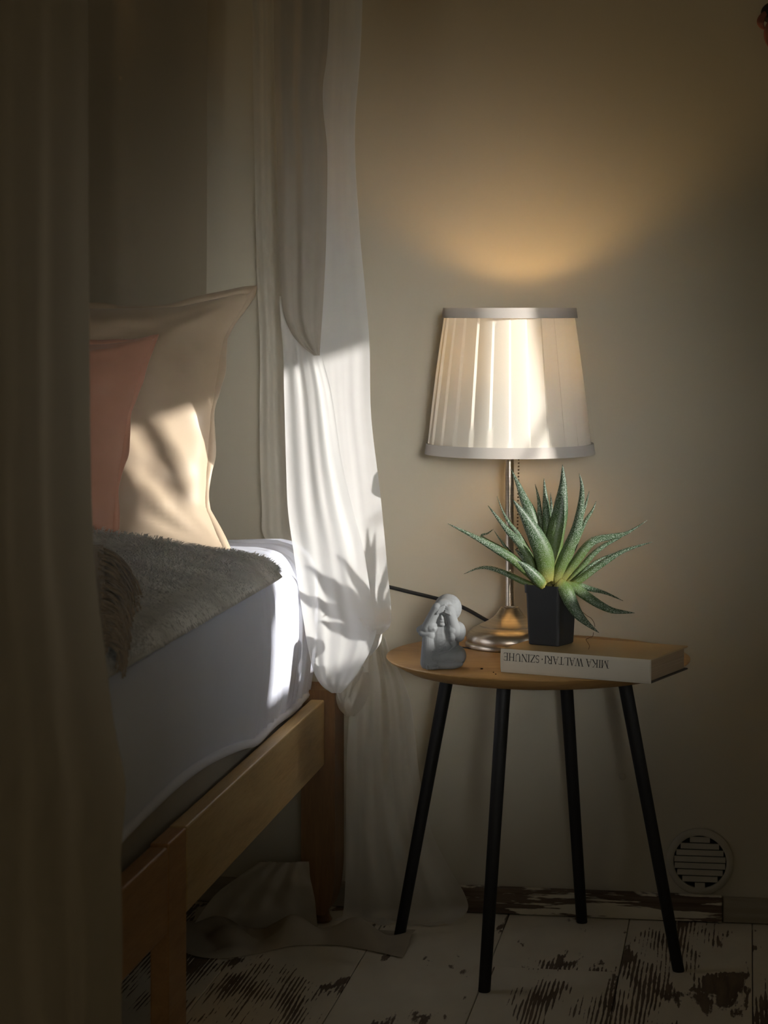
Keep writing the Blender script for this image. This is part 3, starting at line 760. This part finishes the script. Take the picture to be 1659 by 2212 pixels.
# ------------------------------------------------------------------ book
BL = W((1083 - CX) / F * 3.304, 3.304, TZ); BRt = W((1404 - CX) / F * 3.198, 3.198, TZ)
sx = (BRt - BL).normalized(); sn = Vector((sx.y, -sx.x, 0)); LB = (BRt - BL).length
if sn.y > 0: sn = -sn
TH, WD = 0.0340, 0.149
BM = Matrix((( sx.x, -sn.x, 0, BL.x), (sx.y, -sn.y, 0, BL.y), (0, 0, 1, TZ), (0, 0, 0, 1)))   # local x along the spine, y away from it
book = empty('hardback_book', (BL + BRt) / 2, 'thick hardback lying flat with a cream lettered spine and ochre cover', 'book')
box('page_block', 0.004, LB - 0.0035, 0.004, WD - 0.006, 0.0022, TH - 0.0024, M_PAGE, book, 0.0008, BM)
box('cover', 0, LB, 0.001, WD, TH - 0.0024, TH, M_KRAFT, book, 0.0007, BM)
box('cover', 0, LB, 0.001, WD, 0.0, 0.0022, M_DARKB, book, 0.0007, BM)
bm = bmesh.new()                                     # gently rounded spine
pr = []
for k in range(11):
    f = k / 10; pr.append((-0.0022 * math.sin(PI * f) ** 0.6, 0.0004 + f * (TH - 0.0006)))
ins = [(0.0035, TH - 0.0004), (0.0035, 0.0006)]
al_ = pr + ins
va = [bm.verts.new(BM @ Vector((-0.0006, p[0], p[1]))) for p in al_]; vb = [bm.verts.new(BM @ Vector((LB + 0.0004, p[0], p[1]))) for p in al_]
bm.faces.new(va); bm.faces.new(list(reversed(vb)))
for i in range(len(al_)):
    j = (i + 1) % len(al_); bm.faces.new((va[i], va[j], vb[j], vb[i]))
bmesh.ops.recalc_face_normals(bm, faces=bm.faces)
spine = from_bm('spine', bm, M_JACK, book)
# lettering: serif capitals, printed upside down as the book lies
T1, T0, S_ = 0.135, 0.055, 0.05
def arc(cx, cy, rx, ry, a0, a1, n=9): return [(cx + rx * math.cos(math.radians(a0 + (a1 - a0) * i / n)), cy + ry * math.sin(math.radians(a0 + (a1 - a0) * i / n))) for i in range(n + 1)]
G = {
 'M': (1.14, [([(0.15, 0), (0.15, 1)], T0), ([(0.13, 1), (0.56, 0.03)], T1), ([(0.54, 0.03), (0.96, 1)], T0), ([(0.97, 0), (0.97, 1)], T1)], [(0.15, 0), (0.97, 0), (0.09, 1), (1.0, 1)]),
 'I': (0.42, [([(0.21, 0), (0.21, 1)], T1)], [(0.21, 0), (0.21, 1)]),
 'K': (0.98, [([(0.2, 0), (0.2, 1)], T1), ([(0.26, 0.42), (0.78, 1)], T0), ([(0.42, 0.58), (0.86, 0)], T1)], [(0.2, 0), (0.2, 1), (0.78, 1), (0.86, 0)]),
 'A': (0.92, [([(0.1, 0), (0.45, 1)], T0), ([(0.44, 1), (0.8, 0)], T1), ([(0.22, 0.34), (0.68, 0.34)], T0)], [(0.1, 0), (0.8, 0)]),
 'W': (1.22, [([(0.08, 1), (0.38, 0)], T1), ([(0.38, 0), (0.63, 0.98)], T0), ([(0.58, 1), (0.88, 0)], T1), ([(0.88, 0), (1.13, 1)], T0)], [(0.08, 1), (0.58, 1), (1.13, 1)]),
 'L': (0.78, [([(0.2, 0), (0.2, 1)], T1), ([(0.2, 0.03), (0.7, 0.03)], T0), ([(0.7, 0.0), (0.72, 0.2)], T0)], [(0.2, 0), (0.2, 1)]),
 'T': (0.82, [([(0.41, 0), (0.41, 1)], T1), ([(0.05, 0.97), (0.77, 0.97)], T0), ([(0.05, 1), (0.04, 0.82)], T0), ([(0.77, 1), (0.78, 0.82)], T0)], [(0.41, 0)]),
 'R': (0.92, [([(0.2, 0), (0.2, 1)], T1), ([(0.2, 0.97)] + arc(0.42, 0.74, 0.25, 0.23, 90, -90) + [(0.2, 0.51)], 0.085), ([(0.42, 0.5), (0.84, 0)], T1)], [(0.2, 0), (0.2, 1), (0.84, 0)]),
 'S': (0.68, [(arc(0.34, 0.74, 0.23, 0.23, 20, 270) , 0.085), (arc(0.34, 0.27, 0.25, 0.25, 90, -160), 0.095)], []),
 'Z': (0.8, [([(0.1, 0.97), (0.7, 0.97)], T0), ([(0.7, 0.97), (0.08, 0.03)], T1), ([(0.08, 0.03), (0.72, 0.03)], T0), ([(0.09, 1), (0.08, 0.8)], T0), ([(0.72, 0), (0.73, 0.2)], T0)], []),
 'N': (1.0, [([(0.17, 0), (0.17, 1)], T0), ([(0.14, 1), (0.83, 0)], T1), ([(0.83, 0), (0.83, 1)], T0)], [(0.17, 0), (0.1, 1), (0.83, 1)]),
 'U': (0.98, [([(0.2, 1), (0.2, 0.32)] + arc(0.49, 0.32, 0.29, 0.3, 180, 360), 0.09), ([(0.78, 0.32), (0.78, 1)], T0), ([(0.2, 1), (0.2, 0.32)], T1)], [(0.2, 1), (0.78, 1)]),
 'H': (1.0, [([(0.2, 0), (0.2, 1)], T1), ([(0.8, 0), (0.8, 1)], T1), ([(0.2, 0.51), (0.8, 0.51)], T0)], [(0.2, 0), (0.2, 1), (0.8, 0), (0.8, 1)]),
 'E': (0.8, [([(0.2, 0), (0.2, 1)], T1), ([(0.2, 0.97), (0.68, 0.97)], T0), ([(0.2, 0.51), (0.58, 0.51)], T0), ([(0.2, 0.03), (0.7, 0.03)], T0), ([(0.68, 1), (0.69, 0.82)], T0), ([(0.7, 0), (0.72, 0.2)], T0), ([(0.58, 0.4), (0.58, 0.62)], T0)], [(0.2, 0), (0.2, 1)]),
}
quads = []                                           # in text space: x along the reading direction, y up
def stroke(pts, wd, x0):
    for i in range(len(pts) - 1):
        a, b = Vector(pts[i]), Vector(pts[i + 1]); d = (b - a)
        if d.length < 1e-6: continue
        d.normalize(); nn = Vector((-d.y, d.x)) * wd / 2
        quads.append([(x0 + q.x, q.y) for q in (a - nn, b - nn, b + nn, a + nn)])
cx_ = 0.0
for ch in 'MIKA WALTARI':
    if ch == ' ': cx_ += 0.42; continue
    wd, st, se = G[ch]
    for pts, t in st: stroke(pts, t, cx_)
    for (a, b) in se: stroke([(a - 0.16, 0.02 if b == 0 else 0.98), (a + 0.16, 0.02 if b == 0 else 0.98)], S_, cx_)
    cx_ += wd
cx_ += 0.28
quads.append([(cx_ + 0.1 * math.cos(k * PI / 4), 0.48 + 0.1 * math.sin(k * PI / 4)) for k in range(8)])
DOT = len(quads) - 1
cx_ += 0.40
for ch in 'SZINUHE':
    wd, st, se = G[ch]
    for pts, t in st: stroke(pts, t, cx_)
    for (a, b) in se: stroke([(a - 0.16, 0.02 if b == 0 else 0.98), (a + 0.16, 0.02 if b == 0 else 0.98)], S_, cx_)
    cx_ += wd
tx_right, tx_left = LB * (1318 - 1083) / 321, LB * (1089 - 1083) / 321
sc_x = (tx_right - tx_left) / cx_; CAPH = 0.0108; zb = TH * 0.835
vs_, fs = [], []
for q in quads:
    b0 = len(vs_)
    for (qx, qy) in q:
        zz = zb - qy * CAPH; f = (zz - 0.0004) / (TH - 0.0006)
        yy = -0.0022 * math.sin(PI * max(0.0, min(1.0, f))) ** 0.6 - 0.00025
        vs_.append(BM @ Vector((tx_right - qx * sc_x, yy, zz)))
    fs.append(tuple(range(b0, len(vs_))))
from_py('title_lettering', vs_, fs, M_INK, spine)

# ------------------------------------------------------------------ potted plant
PR, PDp = 0.2420, 3.352
BZ = TZ + TH
pot_c = W(PR, PDp, BZ)
plant = empty('potted_succulent', pot_c, 'warty green rosette succulent in a square black plastic pot on the book', 'plant')
def camdir(a, b): return (W(a, b, 0) - W(0, 0, 0))
el, er = camdir(-0.848, 0.53), camdir(0.53, 0.848)
def sq_ring(bm, half, z, r):
    vs_ = []
    for (sa, sb) in ((-1, -1), (1, -1), (1, 1), (-1, 1)):
        for k in range(4):
            base_a = {(-1, -1): PI, (1, -1): 1.5 * PI, (1, 1): 0, (-1, 1): 0.5 * PI}[(sa, sb)]
            a = base_a + k / 3 * PI / 2
            p = pot_c + el * (sa * (half - r) + r * math.cos(a)) + er * (sb * (half - r) + r * math.sin(a))
            vs_.append(bm.verts.new((p.x, p.y, BZ + z)))
    return vs_
bm = bmesh.new(); PH = 0.0865
rings = [sq_ring(bm, h, z, r) for h, z, r in ((0.0235, 0.0, 0.004), (0.0248, 0.0015, 0.004), (0.0254, 0.014, 0.004), (0.0275, PH - 0.012, 0.004), (0.0292, PH - 0.0118, 0.0045), (0.0296, PH, 0.0045), (0.0283, PH, 0.004), (0.0272, PH - 0.010, 0.004))]
for i in range(len(rings) - 1):
    for k in range(16): k2 = (k + 1) % 16; bm.faces.new((rings[i][k], rings[i][k2], rings[i + 1][k2], rings[i + 1][k]))
bm.faces.new(list(reversed(rings[0])))
bmesh.ops.recalc_face_normals(bm, faces=bm.faces)
from_bm('pot', bm, M_PLAST, plant)
bm = bmesh.new(); bm.faces.new(sq_ring(bm, 0.0273, PH - 0.009, 0.004)); from_bm('soil', bm, M_SOIL, plant)
LEAVES = [  # points from the base to the tip (column, row), width in columns, depth of the base, depth of the tip, roll
 ([(1168, 1262), (1116, 1213), (1070, 1184), (1021, 1157), (967, 1131)], 23, -.010, -.030, 35),
 ([(1160, 1266), (1131, 1256), (1095, 1239), (1061, 1227), (1034, 1227), (1002, 1240)], 14, .000, .010, 30),
 ([(1170, 1255), (1146, 1208), (1123, 1172), (1101, 1150), (1077, 1121), (1054, 1092)], 22, .004, .012, 30),
 ([(1172, 1250), (1143, 1191), (1123, 1157), (1101, 1130), (1086, 1104), (1074, 1072)], 12, .015, .030, 40),
 ([(1182, 1250), (1168, 1180), (1148, 1110), (1134, 1080), (1120, 1047), (1104, 1014)], 30, .010, .030, 25),
 ([(1182, 1258), (1178, 1205), (1162, 1165), (1146, 1136), (1128, 1107), (1107, 1078)], 42, -.018, -.040, 15),
 ([(1184, 1250), (1172, 1170), (1167, 1118), (1164, 1080), (1156, 1046)], 16, .018, .034, 25),
 ([(1187, 1252), (1184, 1150), (1181, 1103), (1178, 1068), (1175, 1033)], 22, .012, .028, 15),
 ([(1190, 1250), (1192, 1170), (1192, 1110), (1189, 1064)], 14, .020, .040, 25),
 ([(1192, 1254), (1198, 1160), (1208, 1115), (1213, 1078), (1216, 1042), (1215, 1003)], 38, .002, .004, 18),
 ([(1196, 1262), (1214, 1215), (1232, 1175), (1246, 1138), (1254, 1095), (1257, 1053), (1251, 1022)], 27, -.016, -.020, 25),
 ([(1204, 1255), (1232, 1185), (1252, 1125), (1265, 1090), (1273, 1060)], 13, .014, .024, 30),
 ([(1206, 1255), (1236, 1190), (1262, 1130), (1279, 1103), (1288, 1082)], 12, .018, .034, 30),
 ([(1205, 1262), (1244, 1211), (1266, 1181), (1288, 1165), (1331, 1157), (1358, 1149), (1398, 1124)], 22, -.012, -.010, 35),
 ([(1222, 1262), (1251, 1231), (1280, 1198), (1307, 1177), (1338, 1161), (1372, 1139)], 14, .002, .012, 30),
 ([(1228, 1266), (1252, 1252), (1280, 1231), (1313, 1209), (1342, 1192), (1376, 1180), (1409, 1171)], 17, -.004, -.012, 30),
 ([(1224, 1264), (1246, 1248), (1275, 1222), (1300, 1206), (1334, 1192)], 11, .010, .026, 35),
 ([(1212, 1258), (1240, 1220), (1264, 1186), (1279, 1158)], 14, .016, .040, 30),
 ([(1215, 1262), (1245, 1263), (1277, 1272), (1309, 1281), (1346, 1298)], 15, .000, .006, 35),
 ([(1212, 1262), (1240, 1268), (1266, 1286), (1295, 1305), (1322, 1318), (1349, 1322), (1371, 1324)], 24, -.008, -.020, 35),
 ([(1204, 1258), (1222, 1274), (1234, 1300), (1248, 1325), (1268, 1346), (1294, 1367)], 33, -.032, -.056, 20),
 ([(1160, 1255), (1130, 1225), (1097, 1187), (1080, 1165), (1067, 1146)], 9, .018, .024, 30),
 ([(1100, 1190), (1042, 1160), (1054, 1152), (1066, 1143)], 6, .010, .004, 30),
 ([(1170, 1258), (1145, 1220), (1128, 1200), (1112, 1186)], 20, .006, .010, 20),
 ([(1176, 1266), (1158, 1246), (1136, 1224), (1118, 1212)], 26, -.024, -.040, 20),
 ([(1190, 1264), (1182, 1230), (1170, 1195), (1160, 1168)], 24, -.006, -.008, 20),
 ([(1196, 1264), (1206, 1225), (1222, 1195), (1236, 1172)], 20, -.004, .000, 25),
]
LX = (1192 - CX) / F * PDp
for li, (pp, wpx, d0, d1, roll) in enumerate(LEAVES):
    npt = len(pp)
    ctl = [PD(q[0], q[1], PDp + lerp(d0, d1, i / (npt - 1))) for i, q in enumerate(pp)]
    NS, NR = 18, 10
    wid = wpx * PDp / F * 1.05
    vs_, fs, uvs = [], [], []
    view = camdir(0, 1)
    for i in range(NS + 1):
        f = i / NS
        p = catmull(ctl, f); t = (catmull(ctl, min(1, f + 0.02)) - catmull(ctl, max(0, f - 0.02))).normalized()
        side = t.cross(view).normalized()
        side = Matrix.Rotation(math.radians(roll if ctl[-1].x < ctl[0].x else -roll), 3, t) @ side
        nrm = side.cross(t).normalized()
        prof_w = (0.78 + 0.22 * sst(0, 0.22, f)) * (1 - max(0.0, (f - 0.22) / 0.78) ** 1.55)
        hw = max(wid / 2 * prof_w, 0.0002); th = hw * 0.42 + 0.0004
        for k in range(NR):
            a = 2 * PI * k / NR
            c, s_ = math.cos(a), math.sin(a)
            z_ = th * s_ + 0.30 * hw * (c * c - 0.4)
            vs_.append(p + side * (hw * c) + nrm * z_)
    for i in range(NS):
        for k in range(NR): k2 = (k + 1) % NR; fs.append((i * NR + k, i * NR + k2, (i + 1) * NR + k2, (i + 1) * NR + k))
    fs.append(tuple(reversed(range(NR)))); fs.append(tuple(range(NS * NR, (NS + 1) * NR)))
    o = from_py('leaf', vs_, fs, M_LEAF, plant, True)
    uvl = o.data.uv_layers.new(name='UVMap')
    for lp in o.data.loops: uvl.data[lp.index].uv = ((lp.vertex_index % NR) / NR, (lp.vertex_index // NR) / NS)
# rosette heart
bm = bmesh.new(); q = PD(1196, 1262, PDp)
bmesh.ops.create_uvsphere(bm, u_segments=20, v_segments=12, radius=0.013, matrix=Matrix.Translation(q) @ Matrix.Diagonal((1, 1, 1.2, 1)))
from_bm('heart', bm, plain('leaf_heart', (0.20, 0.17, 0.045), 0.6), plant, True)
# dry root hair hanging from the pot
M_ROOT = plain('dry_root', (0.10, 0.055, 0.03), 0.9)
tube('dry_root', [PD(a, b, 3.325 - 0.0003 * i) for i, (a, b) in enumerate(((1258, 1322), (1268, 1330), (1277, 1336), (1283, 1345), (1285, 1354)))], 0.0004, M_ROOT, plant, 5, 24)
tube('dry_root', [PD(a, b, 3.300 - 0.001 * i) for i, (a, b) in enumerate(((1282, 1366), (1280, 1375), (1272, 1378), (1266, 1382), (1272, 1392), (1273, 1398), (1268, 1408), (1258, 1413), (1246, 1417)))], 0.0004, M_ROOT, plant, 5, 40)

# ------------------------------------------------------------------ stone figurine: squatting monk with both hands over the eyes
FCn = W((953 - CX) / F * 3.345, 3.345, TZ)
fr_, fd_ = camdir(1, 0), camdir(0, 1)
U = 0.01 * 1.02
def fp(x, y, z): return FCn + fr_ * ((x - 0.0) * U) + fd_ * (y * U) + Vector((0, 0, z * U))
FM = Matrix(((fr_.x, fd_.x, 0, 0), (fr_.y, fd_.y, 0, 0), (0, 0, 1, 0), (0, 0, 0, 1)))
fv_, ff_ = [], []
EU, EV = 20, 12
def ell(x, y, z, rx, ry, rz, rot=(0, 0, 0), fine=True):
    M_ = Matrix.Translation(fp(x, y, z)) @ FM
    for ax, a in zip('XYZ', rot):
        if a: M_ = M_ @ Matrix.Rotation(math.radians(a), 4, ax)
    M_ = M_ @ Matrix.Diagonal((rx * U, ry * U, rz * U, 1))
    eu, ev = (EU, EV) if fine else (10, 6)
    b0 = len(fv_)
    fv_.append(M_ @ Vector((0, 0, -1)))
    for j in range(1, ev):
        t = -PI / 2 + PI * j / ev
        for k in range(eu):
            a = 2 * PI * k / eu; fv_.append(M_ @ Vector((math.cos(t) * math.cos(a), math.cos(t) * math.sin(a), math.sin(t))))
    fv_.append(M_ @ Vector((0, 0, 1))); tp = len(fv_) - 1
    for k in range(eu):
        k2 = (k + 1) % eu
        ff_.append((b0, b0 + 1 + k2, b0 + 1 + k)); ff_.append((tp, tp - eu + k, tp - eu + k2))
        for j in range(ev - 2):
            a = b0 + 1 + j * eu; ff_.append((a + k, a + k2, a + eu + k2, a + eu + k))
def cap(a, b, r0, r1, n=7):
    for i in range(n):
        t = i / (n - 1); r = lerp(r0, r1, t)
        ell(lerp(a[0], b[0], t), lerp(a[1], b[1], t), lerp(a[2], b[2], t), r, r, r, fine=r > 0.3)
def line(pts, r):
    for a, b in zip(pts, pts[1:]):
        L = math.dist(a, b); cap(a, b, r, r, max(3, int(L / (r * 0.8))))
# shift so that the figure spans about -3.6 .. 3.6 cm
ell(0.15, 0.2, 4.1, 2.45, 1.9, 3.4); ell(0.5, 0.6, 1.3, 3.0, 2.2, 1.55)          # trunk, robe on the ground
ell(0.35, 0.25, 6.5, 1.9, 1.5, 1.6)                                            # shoulders
ell(0.95, 0.35, 8.40, 2.0, 2.0, 2.02, (0, 8, 0)); ell(0.40, -0.85, 8.55, 1.50, 1.05, 1.35)    # head and brow under the hands
ell(0.05, -0.7, 7.0, 0.95, 0.95, 1.3)                                            # lower face
ell(0.02, -1.60, 7.35, 0.22, 0.24, 0.38); ell(0.05, -1.52, 6.80, 0.34, 0.20, 0.12); ell(0.1, -1.22, 6.30, 0.55, 0.45, 0.32)   # nose, lips, chin
cap((-2.0, -0.75, 5.75), (-0.62, -1.30, 8.65), 0.86, 0.72, 18)                   # forearms up to the brow
cap((1.95, -1.1, 5.2), (1.10, -1.42, 8.45), 0.88, 0.74, 18)
for i in range(4):                                                             # fingers of both hands, laid over the brow
    cap((-0.62 + 0.14 * i, -1.98 + 0.05 * i, 7.95 + 0.25 * i), (0.16 + 0.10 * i, -1.98 + 0.06 * i, 8.25 + 0.27 * i), 0.17, 0.13, 8)
    cap((1.20 - 0.04 * i, -2.10 + 0.06 * i, 7.85 + 0.25 * i), (0.50 + 0.06 * i, -1.99 + 0.06 * i, 8.10 + 0.27 * i), 0.17, 0.13, 8)
cap((-3.05, -0.5, 5.45), (-1.4, -0.85, 5.9), 0.50, 0.95, 18); cap((-2.75, -0.75, 5.05), (-1.5, -0.95, 4.75), 0.50, 0.75, 16); cap((-3.0, -0.85, 5.15), (-1.1, -1.55, 5.75), 0.20, 0.30, 20)    # left sleeve and its hanging cuff
ell(2.35, -0.2, 5.15, 1.15, 1.5, 1.45); cap((2.5, -0.6, 4.6), (1.5, -1.4, 5.5), 0.85, 0.75, 14)                   # right sleeve
cap((1.5, -1.75, 4.4), (1.25, -1.55, 6.4), 0.45, 0.35)                          # hanging cuff
ell(0.2, -0.80, 3.8, 1.55, 0.95, 1.9)                                          # belly
cap((-1.75, -0.7, 4.3), (-1.85, -1.0, 0.9), 0.95, 1.15, 16)                           # left shin
ell(2.2, -0.2, 1.75, 1.35, 1.8, 1.5); cap((-1.0, -1.3, 1.6), (2.4, -1.4, 1.9), 0.75, 0.95, 22)                     # right knee, lap
ell(0.6, -1.3, 0.75, 2.5, 1.0, 0.8)
ell(-1.2, -1.75, 0.45, 1.05, 0.75, 0.50)                                        # foot with toes
for i in range(5): ell(-2.0 + 0.36 * i, -2.40 + 0.04 * abs(i - 2), 0.36, 0.22, 0.36, 0.33 - 0.02 * i)
line([(0.95, -1.55, 6.3), (0.80, -1.60, 5.4), (1.0, -1.62, 4.4), (1.6, -1.55, 3.2), (0.9, -1.85, 2.6), (-0.2, -1.95, 2.2)], 0.14)    # robe hems
line([(1.0, -1.62, 4.4), (0.4, -1.72, 3.4), (-0.3, -1.75, 2.6)], 0.10)
line([(2.1, -1.35, 6.3), (1.75, -1.85, 5.2), (1.35, -1.80, 4.5)], 0.13)
line([(-2.0, -1.45, 3.0), (-1.2, -1.75, 2.6)], 0.08)
for k in range(3): line([(-0.35 + 0.1 * k, -1.70, 2.9 + 0.5 * k), (0.65, -1.70, 3.3 + 0.5 * k)], 0.07)
for k in range(2): line([(-2.2, -2.0, 1.0 + 0.2 * k), (-0.6, -2.2, 1.05 + 0.2 * k)], 0.09)
for v in fv_:
    if v.z < TZ + 0.0002: v.z = TZ + 0.0002
fig = from_py('monk_figurine', fv_, ff_, M_STONE, None, True)
tag(fig, 'small grey stone monk figurine covering its eyes with both hands', 'figurine')
md = fig.modifiers.new('merge', 'REMESH'); md.mode = 'VOXEL'; md.voxel_size = 0.0006; md.use_smooth_shade = True
md = fig.modifiers.new('soften', 'SMOOTH'); md.factor = 0.5; md.iterations = 5

# ------------------------------------------------------------------ crumbs of soil and a dry twig on the table
def crumb(x, y, r, label):
    D = F * (CAMZ - TZ) / (y - HZ)
    bm = bmesh.new(); q = PD(x, y, D); q.z = TZ + r * 0.6
    bmesh.ops.create_icosphere(bm, subdivisions=2, radius=r, matrix=Matrix.Translation(q) @ Matrix.Diagonal((1.2, 0.9, 0.7, 1)))
    for v in bm.verts: v.co += Vector((noise.noise(v.co * 900), noise.noise(v.co * 900 + Vector((5, 0, 0))), 0)) * r * 0.35
    tag(from_bm('soil_crumb', bm, M_SOIL, None, True), label, 'crumb', 'soil crumbs on the table')
crumb(1040.5, 1446, 0.0017, 'dark soil crumb lying alone between the figurine and the book')
crumb(1066, 1453, 0.0009, 'tiny brown soil crumb next to the left end of the book')
crumb(1071, 1457, 0.0010, 'tiny brown soil crumb nearest the table edge below the book')
tb = PD(1017, 1402, F * (CAMZ - TZ) / (1402 - HZ)); tb.z = TZ + 0.001
tt = PD(1030, 1380, F * (CAMZ - TZ) / (1402 - HZ) - 0.002)
ta = PD(996, 1399, F * (CAMZ - TZ) / (1399 - HZ)); ta.z = TZ + 0.001
o = tube('dry_twig', [ta, ta.lerp(tb, 0.5), tb, tb.lerp(tt, 0.5), tt], 0.0009, M_CORD, None, 6)
tag(o, 'bent dark dry twig resting against the lamp foot', 'twig')

# ------------------------------------------------------------------ dried bloom at the upper right edge
oc = PY(1672, 40, WALLY - 0.03)
orn = empty('dried_bloom', oc, 'dark red dried bloom hanging on the wall at the upper right edge', 'ornament')
bm = bmesh.new()
bmesh.ops.create_uvsphere(bm, u_segments=24, v_segments=16, radius=1.0, matrix=Matrix.Translation(PY(1672, 28, WALLY - 0.03)) @ Matrix.Diagonal((0.0205, 0.018, 0.0175, 1)))
from_bm('seed_head', bm, M_ORND, orn, True)
def petal(pts, wpx, Y0):
    ctl = [PY(a, b, Y0 + c) for (a, b, c) in pts]; vs_, fs = [], []
    for i in range(15):
        f = i / 14; p = catmull(ctl, f); hw = wpx / 1370 / 2 * math.sin(PI * (0.12 + 0.86 * f)) ** 0.7
        t = (catmull(ctl, min(1, f + .03)) - catmull(ctl, max(0, f - .03))).normalized(); sd = t.cross(Vector((0, 1, 0))).normalized()
        for k in range(10):
            a = 2 * PI * k / 10; vs_.append(p + sd * hw * math.cos(a) + Vector((0, 1, 0)) * (0.0016 * math.sin(a) - 0.25 * hw * math.cos(a) ** 2))
    for i in range(14):
        for k in range(10): k2 = (k + 1) % 10; fs.append((i * 10 + k, i * 10 + k2, (i + 1) * 10 + k2, (i + 1) * 10 + k))
    fs.append(tuple(range(9, -1, -1))); fs.append(tuple(range(140, 150)))
    from_py('petal', vs_, fs, M_ORN, orn, True)
petal([(1655, 26, 0), (1645, 40, -.004), (1643, 52, -.006), (1651, 64, -.002)], 16, WALLY - 0.042)
petal([(1668, 40, 0), (1660, 62, -.006), (1658, 82, -.004), (1663, 104, 0)], 17, WALLY - 0.040)
petal([(1682, 44, 0), (1684, 66, -.006), (1680, 90, -.004), (1672, 112, 0)], 20, WALLY - 0.036)
petal([(1694, 34, 0), (1704, 50, -.006), (1706, 66, -.004), (1700, 84, 0)], 18, WALLY - 0.036)
tube('stalk', [PY(1672, 18, WALLY - 0.028), PY(1674, -10, WALLY - 0.022), PY(1675, -40, WALLY - 0.012), PY(1675, -60, WALLY - 0.001)], 0.0016, M_ORND, orn, 6, 16)
